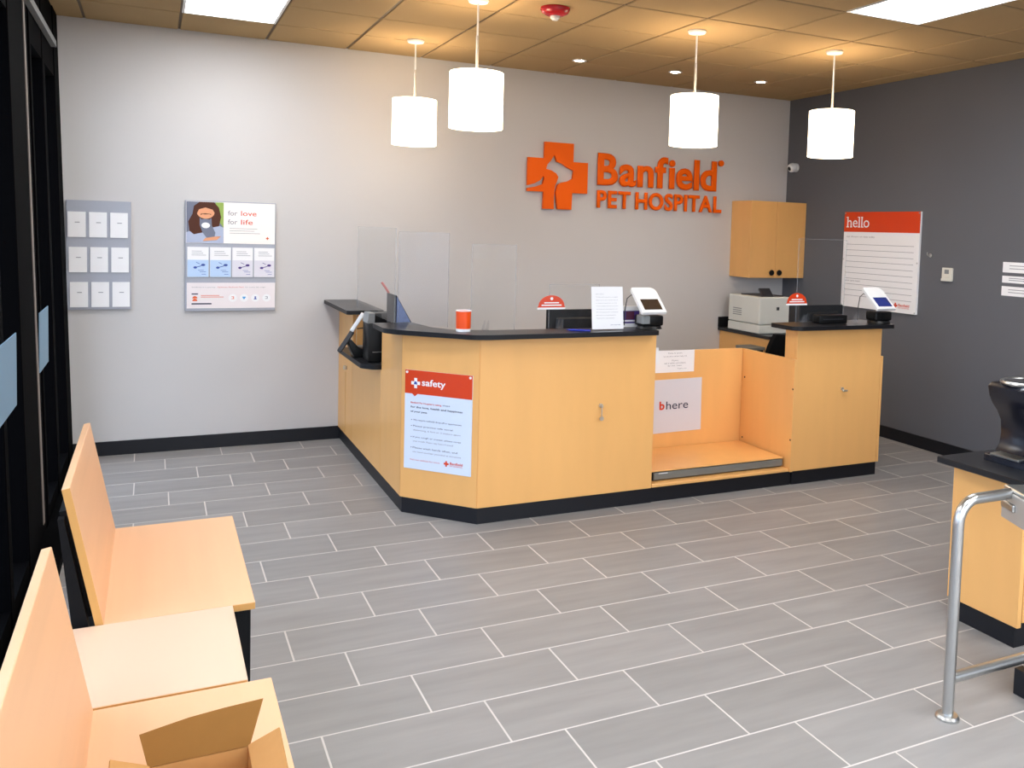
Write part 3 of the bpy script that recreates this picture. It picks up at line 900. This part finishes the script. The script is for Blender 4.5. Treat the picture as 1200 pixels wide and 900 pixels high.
# hello board on the slate wall
he = thing('hello_board', 'white lined hello board with orange-red header on the slate wall', 'sign', (XW, 5.98, 1.13))
Mh = SIDE(XW - .022, 6.445, 1.135)
HW, HH = .925, .885
MB().box(0, HW, 0, HH, -.02, 0, M=Mh).build('board', PAPER, he)
flat(Mh, (0, HW, .70, HH), ORANGE_RED, he, 'header_band', .0002)
text('hello', Mh, .04, .742, .285, .098, PAPER, he, bold=.0, res=4)
for a_, b_ in ((.030, .062), (.078, .108), (.180, .212), (.222, .254)):
    flat(Mh, (a_, b_, .742, .750), PAPER, he, 'lettering_serif', .0009)
for a_ in (.028, .176, .218):
    flat(Mh, (a_, a_ + .022, .832, .840), PAPER, he, 'lettering_serif', .0009)
text('our doctors on duty today', Mh, .04, .645, .36, .020, INK_GREY, he)
for k in range(10):
    y = .585 - .053 * k
    if k == 7:
        text('your care team', Mh, .04, y + .02, .2, .018, INK_GREY, he)
    flat(Mh, (.04, .87, y - .0022, y + .0012), INK_GREY, he, 'ruled_line')
mini_cross(Mh, .69, .06, .05, ORANGE_RED, he)
text('Banfield', Mh, .725, .055, .125, .024, ORANGE_RED, he, bold=.02)
text('PET HOSPITAL', Mh, .725, .038, .125, .012, ORANGE_RED, he)
for x in (.012, HW - .012, ):
    for y in (.012, HH / 2, HH - .012):
        MB().cyl(tuple(Mh @ Vector((x, y, 0))), tuple(Mh @ Vector((x, y, .004))), .007, n=10).build('screw', STEEL, he, True)

# grey brochure boards on the pale wall
Mg = BACK(-.56, YW - .022, 1.088)
g1 = thing('display_board', 'grey display board of nine white cards beside the black storefront', 'display board', (-.35, YW, 1.09))
MB().box(0, .413, 0, .79, -.02, 0, bev=.002, M=Mg).build('panel', BOARD_GREY, g1)
rowt = ('top', 'middle', 'bottom'); colt = ('first', 'second', 'third')
for i in range(3):
    for j in range(3):
        x = .010 + .134 * j + .006 * i; y = .525 - .253 * i
        M = Mg @ Matrix.Translation((x, y, .003))
        t = thing('card', 'white card in %s row, %s from the storefront, on nine-card grey board' % (rowt[i], colt[j]), 'card', tuple(M.to_translation()), group='white cards on the nine-card board')
        MB().box(0, .113, 0, .182, -.002, .004, M=M).build('sheet', PAPER, t)
        M2 = M @ Matrix.Translation((0, 0, .0042))
        flat(M2, (.045, .075, .104, .109), INK_GREY, t, 'print_line', .0001)

Mg = BACK(.213, YW - .022, 1.067)
g2 = thing('display_board', 'grey display board with girl and kitten poster on the pale wall', 'display board', (.53, YW, 1.07))
MB().box(0, .648, 0, .842, -.02, 0, bev=.002, M=Mg).build('panel', BOARD_GREY, g2)
ps = MB().box(.006, .640, .520, .834, .0005, .003, M=Mg).build('poster', mat('warm_white_print', (248, 238, 232), rough=.6, spec=.2), g2)
Mp = Mg @ Matrix.Translation((0, 0, .0032))
ph = [(.008, .268, .522, .832, PRINT_GREY)]
pz = [0.0]
def pp(pts, m, nm):
    pz[0] += .0002
    MB().prism(pts, pz[0], pz[0] + .00015, M=Mp).build(nm, m, ps)
pp([(.008, .522), (.268, .522), (.268, .832), (.008, .832)], PRINT_GREY, 'printed_photo')
pp([(.225, .70), (.268, .64), (.268, .832), (.21, .832)], PRINT_GREEN, 'printed_photo')
pp([(.008, .522), (.268, .522), (.268, .64), (.22, .66), (.10, .60), (.06, .62), (.008, .60)], PRINT_BLUE, 'printed_photo')
pp([(.03, .61), (.02, .68), (.05, .74), (.06, .80), (.10, .832), (.20, .832), (.235, .79), (.25, .72), (.235, .65), (.19, .64), (.12, .60), (.06, .585)], HAIR, 'printed_photo')
pp(disc(.142, .755, .062, 18, ry=.05), SKIN, 'printed_photo')
pp([(.08, .79), (.14, .812), (.20, .79), (.205, .75), (.19, .775), (.14, .79), (.095, .775), (.08, .74)], HAIR, 'printed_photo')
pp([(.105, .73), (.12, .74), (.14, .738), (.165, .74), (.18, .735), (.178, .742), (.14, .746), (.108, .742)], HAIR, 'printed_photo')
pp([(.10, .655), (.10, .715), (.112, .70), (.14, .705), (.168, .70), (.182, .712), (.185, .655), (.21, .60), (.20, .55), (.15, .56), (.12, .60)], PRINT_GREY, 'printed_photo')
pp(disc(.142, .655, .030, 14, ry=.022), PAPER, 'printed_photo')
pp([(.12, .535), (.22, .545), (.25, .575), (.20, .57), (.14, .56)], SKIN, 'printed_photo')
text('for', Mp, .298, .735, .068, .038, INK_GREY, ps, res=3, bold=.004)
text('love', Mp, .392, .735, .112, .038, ORANGE_RED, ps, res=3, bold=.004)
text('for', Mp, .298, .668, .068, .038, INK_GREY, ps, res=3, bold=.004)
text('life', Mp, .392, .668, .085, .038, ORANGE_RED, ps, res=3, bold=.004)
for y, w in ((.635, .2), (.617, .18), (.599, .22)):
    flat(Mp, (.31, .31 + w, y, y + .003), INK_GREY, ps, 'print_line')
mini_cross(Mp, .585, .565, .022, ORANGE_INK, ps)
bp_ = MB().box(.012, .645, .022, .218, .0005, .003, M=Mg).build('bottom_panel', mat('pinkish_white_print', (236, 226, 226), rough=.6, spec=.2), g2)
text('Wellness is a journey.', Mp, .045, .178, .17, .010, INK_GREY, bp_)
text('Optimum Wellness Plans', Mp, .225, .178, .19, .011, ORANGE_RED, bp_)
text('for every life stage.', Mp, .425, .178, .15, .010, INK_GREY, bp_)
flat(Mp, (.045, .09, .128, .136), INK, bp_, 'print_line')
flat(Mp, (.045, .185, .052, .062), INK, bp_, 'print_line')
for y, w in ((.118, .13), (.106, .16)):
    flat(Mp, (.11, .11 + w, y, y + .004), ORANGE_INK, bp_, 'print_line')
for k in range(2):
    MB().prism(disc(.068, .098 - .02 * k, .018, 14)[:8], .0006, .0009, M=Mp).build('print_mark', ORANGE_INK, bp_)
for k, m in enumerate((ORANGE_INK, INK_CYAN, INK_BLUE, INK_GREY)):
    cx = .335 + .082 * k
    MB().prism(disc(cx, .10, .030, 20), .0004, .0006, M=Mp).build('icon_disc', PAPER, bp_)
    if k == 1:
        MB().prism([(cx - .013, .105), (cx - .006, .113), (cx, .108), (cx + .006, .113), (cx + .013, .105), (cx, .088)], .0008, .001, M=Mp).build('icon', m, bp_)
    elif k == 2:
        MB().prism([(cx - .012, .088), (cx + .012, .088), (cx + .004, .098), (cx + .006, .112), (cx - .006, .112), (cx - .004, .098)], .0008, .001, M=Mp).build('icon', m, bp_)
    else:
        MB().box(cx - .009, cx + .009, .092, .096, .0008, .001, M=Mp).box(cx - .009, cx + .009, .108, .112, .0008, .001, M=Mp).box(cx + .004, cx + .009, .096, .108, .0008, .001, M=Mp).build('icon', m, bp_)
lab = ['first leaflet from the storefront, blue-tinted, in the leaflet row under kitten poster',
       'second leaflet from the storefront, blue-tinted, in the leaflet row under kitten poster',
       'third leaflet from the storefront, warm white, in the leaflet row under kitten poster',
       'leaflet at the counter end of the leaflet row under kitten poster, warm white']
for k in range(4):
    M = Mg @ Matrix.Translation((.015 + .158 * k, .262, .002))
    t = thing('leaflet', lab[k], 'leaflet', tuple(M.to_translation()), group='leaflets under the kitten poster')
    MB().box(0, .148, 0, .228, -.001, .004, M=M).build('sheet', PAPER, t)
    M2 = M @ Matrix.Translation((0, 0, .0042))
    flat(M2, (0.001, .147, .001, .13), PALE_BLUE if k < 2 else mat('pale_grey_print', (222, 218, 226), rough=.7, spec=.1), t, 'tinted_half', .0001)
    for y, w in ((.195, .07), (.180, .08), (.165, .10)):
        flat(M2, (.03, .03 + w, y, y + .003), INK_GREY, t, 'print_line', .0005)
    b = MB()
    for x, y, rx in ((.055, .072, .013), (.11, .092, .015)):
        b.prism(disc(x, y, rx, 12, ry=.009), .0005, .0008, M=M2)
    b.prism([(.06, .072), (.085, .078), (.11, .088), (.11, .092), (.08, .082), (.06, .077)], .0005, .0008, M=M2)
    b.prism([(.06, .11), (.085, .098), (.087, .101), (.062, .114)], .0005, .0008, M=M2)
    b.build('print_drawing', INK_BLUE if k < 2 else PURPLE, t)
    for y, x, w in ((.05, .075, .04), (.038, .085, .045), (.02, .10, .03)):
        flat(M2, (x, x + w, y, y + .003), INK_BLUE, t, 'print_line', .0005)

# thermostat, hook, cards and camera on the slate wall
th_ = thing('thermostat', 'ivory thermostat on the slate wall between hello board and three cards', 'thermostat', (XW, 5.21, 1.45))
Mq = SIDE(XW - .022, 5.265, 1.445)
MB().box(0, .105, 0, .11, -.021, 0, bev=.004, M=Mq).build('case', BEIGE, th_)
MB().box(.02, .085, .03, .045, .0, .006, bev=.001, M=Mq).box(.0, .105, .0, .022, .0, .005, bev=.001, M=Mq).build('cover_lip', BEIGE, th_)
MB().box(.03, .075, .06, .095, .0005, .0015, M=Mq).build('display', MIDGREY, th_)
hk = thing('wall_hook', 'tiny silver hook on the slate wall beside the hello board', 'hook', (XW, 5.41, 1.65))
MB().cyl((XW - .001, 5.41, 1.65), (XW - .006, 5.41, 1.65), .016, n=16).build('plate', STEEL, hk, True)
MB().tube([(XW - .005, 5.41, 1.65), (XW - .03, 5.41, 1.648), (XW - .04, 5.41, 1.66), (XW - .04, 5.41, 1.675)], .005, n=8).build('hook', STEEL, hk, True)
for (z0, z1), lb in zip(((1.548, 1.628), (1.469, 1.522), (1.369, 1.442)), ('topmost of three white cards on the slate wall', 'thin middle one of three white cards on the slate wall', 'lowest of three white cards on the slate wall')):
    t = thing('wall_card', lb, 'card', (XW, 4.45, z0), group='white cards on the slate wall')
    M = SIDE(XW - .004, 4.693, z0)
    MB().box(0, .34, 0, z1 - z0, -.0035, 0, M=M).build('sheet', PAPER, t)
    for k in range(2):
        flat(M, (.06, .28, (z1 - z0) * (.35 + .28 * k), (z1 - z0) * (.35 + .28 * k) + .005), INK_GREY, t, 'print_line')

sc2 = thing('security_camera', 'small white security camera high in the room corner', 'camera', (XW, 7.2, 2.47))
MB().cyl((XW - .001, 7.21, 2.475), (XW - .02, 7.21, 2.475), .045).build('mount', WHITE_PL, sc2, True)
MB().lathe([(0, -.04), (.03, -.034), (.044, -.012), (.047, .01), (.04, .035), (.02, .047), (0, .05)], n=24, M=Matrix.Translation((XW - .055, 7.20, 2.475)) @ Matrix.Rotation(math.radians(-110), 4, 'Y')).build('housing', WHITE_PL, sc2, True)
MB().lathe([(0, .052), (.018, .050), (.026, .042)], n=20, M=Matrix.Translation((XW - .055, 7.20, 2.475)) @ Matrix.Rotation(math.radians(-110), 4, 'Y')).build('lens', BLACK, sc2, True)

# ================================================================== CEILING FIXTURES
PL_ = [((1.775, 6.68), 'pendant lamp with white drum shade, closest to the pale back wall'),
       ((1.787, 5.275), 'pendant lamp with white drum shade above the angled counter corner'),
       ((3.352, 5.231), 'pendant lamp with white drum shade above the scale alcove'),
       ((4.566, 5.219), 'pendant lamp with white drum shade before the slate wall, above the pedestal')]
for (x, y), lb in PL_:
    t = thing('pendant_lamp', lb, 'lamp', (x, y, H), group='drum pendants over the counter')
    MB().lathe([(0, -.001), (.062, -.001), (.065, -.008), (.058, -.02), (.03, -.026), (0, -.028)], (x, y, H), n=28).build('canopy', WHITE_PL, t, True)
    MB().cyl((x, y, 2.725), (x, y, H - .026), .0065, n=10).build('stem', WHITE_PL, t, True)
    MB().cyl((x, y, 2.925), (x, y, 2.945), .009, n=10).cyl((x, y, 2.725), (x, y, 2.925), .009, n=10).build('stem_joint', BRASS, t, True)
    R_ = .166
    sh = MB().lathe([(R_, 0), (R_, .34), (R_ - .004, .34), (R_ - .004, 0), (R_, 0)], (x, y, 2.38), n=48).build('shade', SHADE_W, t, True)
    MB().lathe([(0, 0), (R_ - .006, 0), (R_ - .006, .004), (0, .004)], (x, y, 2.392), n=40).build('diffuser', SHADE_W, sh, True)
    sp_ = MB()
    for k in range(3):
        a = 2 * math.pi * k / 3
        sp_.cyl((x, y, 2.70), (x + (R_ - .004) * math.cos(a), y + (R_ - .004) * math.sin(a), 2.70), .004, n=6)
    sp_.cyl((x, y, 2.68), (x, y, 2.726), .02, n=12)
    sp_.build('spider', WHITE_PL, sh, True)

for (x, y), lb in (((3.135, 6.66), 'recessed ceiling spot above the orange wall sign, first from the pendants'), ((4.045, 6.635), 'recessed ceiling spot above the orange wall sign, middle of three'), ((4.93, 6.60), 'recessed ceiling spot nearest the slate wall, middle of cabinet side')):
    t = thing('downlight', lb.replace(', middle of cabinet side', ' and wall cabinet'), 'ceiling light', (x, y, H), group='small recessed ceiling spots')
    MB().lathe([(.036, -.001), (.058, -.001), (.060, -.005), (.040, -.007), (.036, -.001)], (x, y, H), n=28).build('trim_ring', WHITE_PL, t, True)
    MB().lathe([(0, -.002), (.037, -.002), (.037, -.004), (0, -.004)], (x, y, H), n=24).build('lens', SPOT_W, t)
    l = bpy.data.lights.new('spot', 'SPOT'); l.energy = DOWNLIGHT; l.color = (1, .86, .68); l.spot_size = math.radians(95); l.spot_blend = .8; l.shadow_soft_size = .035
    lo = bpy.data.objects.new('spot', l); COL.objects.link(lo); lo.parent = t; lo.location = (0, 0, -.012)

fa = thing('fire_alarm', 'red round fire alarm strobe on the ceiling', 'alarm', (2.27, 5.20, H))
MB().lathe([(0, -.001), (.092, -.001), (.094, -.012), (.082, -.035), (.05, -.05), (0, -.055)], (2.27, 5.20, H), n=36).build('dome', RED_ALARM, fa, True)
MB().lathe([(0, -.055), (.03, -.052), (.03, -.065), (.018, -.078), (0, -.08)], (2.27, 5.20, H), n=20).build('strobe_lens', LENS, fa, True)

# ================================================================== WAITING BENCHES
def make_bench(label, y0, y1, xf, grp):
    """two-place bench: seat, raked back, black steel frame"""
    t = thing('bench', label, 'bench', (.08, (y0 + y1) / 2, 0), group=grp)
    XB = -.148
    MB().box(XB, xf, y0, y1, .424, .450, bev=.002).build('seat', WOOD_SEAT, t)
    rake = math.atan2(.092, .46)
    Mb_ = Matrix.Translation((XB + .011, 0, .41)) @ Matrix.Rotation(-rake, 4, 'Y')
    MB().box(-.024, 0, y0, y1, 0, .51, bev=.002, M=Mb_).build('backrest', WOOD_SEAT, t)
    MB().box(-.0235, -.0005, y0 - .0012, y0 - .0001, .002, .508, M=Mb_).build('edge_strip', WOOD_EDGE, t)
    MB().box(XB + .03, xf - .001, y0 - .0012, y0 - .0001, .426, .4485).build('edge_strip', WOOD_EDGE, t)
    for yy in (y0 + .05, y1 - .05):
        MB().box(xf - .06, xf - .012, yy - .024, yy + .024, 0, .423, bev=.003).build('leg', BLACK_METAL, t)
        MB().prism([(-.20, 0), (-.15, 0), (-.14, .40), (-.215, .80), (-.232, .80), (-.19, .40)], -.02, .02, M=Matrix(((1, 0, 0, -.042), (0, 0, 1, yy), (0, 1, 0, 0), (0, 0, 0, 1)))).build('leg', BLACK_METAL, t)
        MB().box(-.19, xf - .06, yy - .018, yy + .018, .385, .422).build('seat_rail', BLACK_METAL, t)
    MB().box(-.20, -.17, y0 + .05, y1 - .05, .36, .41).build('cross_rail', BLACK_METAL, t)
    MB().box(-.055, -.030, y0 + .08, y1 - .08, .05, .42, M=Mb_).build('back_plate', BLACK_METAL, t)
    return t


make_bench('maple waiting bench with raked back, farther along the storefront', 3.18, 4.17, .316, 'maple waiting benches')
make_bench('maple waiting bench with raked back, holding the cardboard box', 1.65, 2.622, .306, 'maple waiting benches')
tb = thing('side_table', 'pale maple side table between the two waiting benches', 'table', (0, 2.9, 0))
MB().box(-.24, .243, 2.630, 3.172, .428, .453, bev=.002).build('table_top', WOOD_LIGHT, tb)
MB().box(-.238, .241, 2.6288, 2.6299, .430, .451).build('edge_strip', WOOD_EDGE, tb)
for x in (-.19, .19):
    for y in (2.69, 3.11):
        MB().box(x - .022, x + .022, y - .022, y + .022, 0, .427, bev=.002).build('leg', BLACK_METAL, tb)

# cardboard box on the nearer bench
cb = thing('cardboard_box', 'open cardboard box with raised flaps on the nearer waiting bench', 'box', (.12, 2.05, .451))
bx0, bx1, by0, by1, bz0, bz1 = -.012, .205, 1.86, 2.165, .4515, .522
w = .004
MB().box(bx0, bx1, by0, by1, bz0, bz0 + w).box(bx0, bx0 + w, by0, by1, bz0, bz1).box(bx1 - w, bx1, by0, by1, bz0, bz1).box(bx0, bx1, by0, by0 + w, bz0, bz1).box(bx0, bx1, by1 - w, by1, bz0, bz1).build('carton', CARD, cb)
Mf = Matrix.Translation((bx0, by1, bz1)) @ Matrix.Rotation(math.radians(28), 4, 'X') @ Matrix.Rotation(math.pi / 2, 4, 'X')
ww = bx1 - bx0
MB().prism([(0, 0), (ww, 0), (ww + .035, .098), (ww * .75, .094), (ww * .4, .088), (ww * .15, .080), (-.018, .072)], 0, .004, M=Matrix.Translation((bx0, by1 - .002, bz1)) @ Matrix.Rotation(math.radians(-62), 4, 'X') @ Matrix.Rotation(math.pi, 4, 'X') @ Matrix.Scale(-1, 4, (0, 1, 0)) @ Matrix.Identity(4) if False else frame((bx0, by1 - .002, bz1), (1, 0, 0), Vector((0, .55, .84)))).build('flap', CARD_IN, cb)
MB().prism([(0, 0), (by1 - by0, 0), (by1 - by0 - .02, .075), (.03, .08)], 0, .004, M=frame((bx1 - .002, by1 - .002, bz1), (0, -1, 0), Vector((.75, 0, .5)))).build('flap', CARD, cb)
MB().prism([(0, 0), (by1 - by0, 0), (by1 - by0 - .02, .09), (.02, .09)], 0, .004, M=frame((bx0 + .002, by0, bz1), (0, 1, 0), Vector((-.7, 0, .4)))).build('flap', CARD, cb)
MB().prism([(0, 0), (ww, 0), (ww - .01, .11), (.01, .11)], 0, .004, M=frame((bx1, by0 + .06, bz1 - .02), (-1, 0, 0), Vector((0, .75, .2)))).build('flap', CARD_IN, cb)

# ================================================================== COFFEE COUNTER, BREWER, RAIL
cc = thing('coffee_counter', 'low maple coffee counter with black top beside the slate wall', 'counter', (3.9, 2.7, 0))
MB().box(3.36, 3.385, 2.505, 2.885, .10, .742, bev=B).build('side_panel', WOOD, cc)
MB().box(3.387, 5.2, 2.86, 2.885, .10, .742, bev=B).build('back_panel', WOOD, cc)
for x0 in (3.39, 3.99, 4.59):
    d = MB().box(x0, x0 + .595, 2.505, 2.525, .12, .738, bev=B).build('door', WOOD, cc)
    MB().cyl((x0 + .55, 2.505, .66), (x0 + .55, 2.487, .66), .011, n=14).build('knob', BLACK, d, True)
MB().box(3.378, 5.2, 2.53, 2.87, 0, .10).build('kick_base', PLINTH, cc)
MB().box(3.27, 5.2, 2.42, 2.91, .743, .772, bev=.004).build('worktop', BLACK_TOP, cc)

br = thing('coffee_brewer', 'black coffee brewer with curved front and chrome lid ring', 'coffee maker', (3.6, 2.66, .772))
# side profile in (x, z); front faces the lobby (-X)
prof = [(0, 0), (0, .028), (.012, .034), (.075, .04), (.098, .07), (.106, .12), (.098, .18), (.07, .225), (.035, .262), (.012, .30), (0, .345), (.02, .362), (.12, .366), (.26, .362), (.32, .34), (.33, .20), (.33, 0)]
Mx = Matrix(((1, 0, 0, 3.43), (0, 0, -1, 2.785), (0, 1, 0, .773), (0, 0, 0, 1)))
MB().prism(prof, 0, .22, M=Mx, bev=.006).build('body', mat('brewer_navy_black', (22, 24, 34), rough=.25, spec=.5), br, True)
edge = [(.004, .30), (.03, .268), (.066, .228), (.094, .182), (.102, .12), (.094, .074), (.072, .046), (.02, .036)]
MB().tube([tuple(Mx @ Vector((a, b, .222))) for a, b in edge], .008, n=8).build('trim_edge', MIDGREY, br, True)
MB().tube([(3.44 + .115 + .115 * math.cos(a), 2.675 + .10 * math.sin(a), 1.142) for a in [2 * math.pi * k / 28 for k in range(29)]], .009, n=8).build('chrome_ring', STEEL, br, True)
MB().lathe([(0, 0), (.105, 0), (.10, .006), (.07, .010), (0, .012)], (3.555, 2.675, 1.138), n=32).build('lid', DARKGREY, br, True)
MB().box(3.525, 3.60, 2.63, 2.68, 1.149, 1.185, bev=.008).build('handle', BLACK, br)
MB().box(3.427, 3.50, 2.60, 2.75, .802, .815, bev=.003).build('drip_tray', STEEL_DULL, br)
MB().box(3.60, 3.71, 2.5615, 2.566, 1.02, 1.06, bev=.001).build('control_panel', BLACK, br)

rl = thing('steel_rail', 'brushed steel rail with round floor flange by the coffee counter', 'rail', (2.65, 2.24, 0))
rx, ry, rr = 2.648, 2.24, .0205
zt, bend = .822, .085
path = [(rx, ry, .004)] + [(rx, ry, z) for z in (.2, .4, .6, zt - bend)] + [(rx + bend - bend * math.cos(a), ry, zt - bend + bend * math.sin(a)) for a in [math.pi / 2 * k / 8 for k in range(1, 9)]] + [(rx + .2, ry, zt), (3.3, ry, zt)]
MB().tube(path, rr, n=20).build('post_and_handrail', STEEL, rl, True)
MB().cyl((rx + .01, ry, .152), (3.3, ry, .152), .0205, n=20).build('lower_bar', STEEL, rl, True)
MB().cyl((3.09, ry, .107), (3.09, ry, zt), .0205, n=20).build('post', STEEL, rl, True)
for x in (rx,):
    MB().lathe([(0, .0005), (.043, .0005), (.043, .008), (.036, .016), (.022, .018), (0, .018)], (x, ry, 0), n=28).build('floor_flange', STEEL, rl, True)
Mk = frame((2.935, 2.290, .722), Vector((-.40, -.92, 0)).normalized())
Mk = Matrix.Translation((2.935, 2.290, .716)) @ Matrix.Rotation(math.atan2(-.92, -.40), 4, 'Z')
lb_ = MB().box(0, .22, 0, .16, 0, .112, bev=.006, M=Mk, seg=2).build('latch_box', STEEL_SATIN, rl)
MB().box(.004, .216, .004, .156, .113, .128, bev=.004, M=Mk).build('lid', STEEL, lb_)
MB().box(.015, .105, -.012, .002, .045, .075, bev=.006, M=Mk, seg=2).build('slot_handle', STEEL, lb_)
bs = tag(MB().box(3.035, 3.34, 2.0, 2.265, 0, .105, bev=.003).build('base_block', PLINTH), 'black base block on the floor under the second rail post', 'base')

# ================================================================== LETTERING
# raised letters of the wall sign, one by one
def sign_letters(word, x0, x1, z0, zcap, bold, gap):
    obs = []
    for ch in word:
        if ch == ' ':
            obs.append(None); continue
        cu_ = bpy.data.curves.new('letter_curve', 'FONT'); cu_.body = ch; cu_.resolution_u = 4; cu_.extrude = .02; cu_.bevel_depth = bold; cu_.bevel_resolution = 0
        o = bpy.data.objects.new('letter_curve', cu_); COL.objects.link(o); obs.append(o)
    bpy.context.view_layer.update()
    dg = bpy.context.evaluated_depsgraph_get()
    ms = [None if o is None else bpy.data.meshes.new_from_object(o.evaluated_get(dg)) for o in obs]
    W_, cap = [], None
    for me, chh in zip(ms, word):
        if me is None:
            W_.append(.30 - gap); continue
        xs_ = [v.co.x for v in me.vertices]; W_.append(max(xs_) - min(xs_))
        if cap is None:
            cap = (min(v.co.y for v in me.vertices), max(v.co.y for v in me.vertices))
    tot = sum(W_) + gap * (len(word) - 1) - (.20 if word.endswith('TAL') else 0)
    sx = (x1 - x0) / tot; sz = (zcap - z0) / (cap[1] - cap[0])
    cx = x0
    for me, wd, chh in zip(ms, W_, word):
        if me is not None:
            b = MB(); b.bm.from_mesh(me); bpy.data.meshes.remove(me)
            mnx = min(v.co.x for v in b.bm.verts)
            for v in b.bm.verts:
                v.co = Vector((cx + (v.co.x - mnx) * sx, z0 + (v.co.y - cap[0]) * sz, .014 + v.co.z * .014 / (.02 + bold)))
            bmesh.ops.remove_doubles(b.bm, verts=b.bm.verts, dist=1e-5)
            bmesh.ops.transform(b.bm, matrix=Mw, verts=b.bm.verts)
            b.build('letter', ORANGE, ws)
        cx += (wd + gap) * sx
        if chh == 'T' and word.endswith('TAL'):
            cx -= .10 * sx
    for o in obs:
        if o is not None:
            d_ = o.data; bpy.data.objects.remove(o); bpy.data.curves.remove(d_)


sign_letters('Banfield', 3.668, 4.985, 2.195, 2.490, .030, .035)
sign_letters('PET HOSPITAL', 3.670, 5.055, 1.985, 2.148, .032, .07)
MB().prism(disc(5.035, 2.475, .030, 16), 0, .02, M=Mw).build('registered_mark', ORANGE, ws)
flush_text()
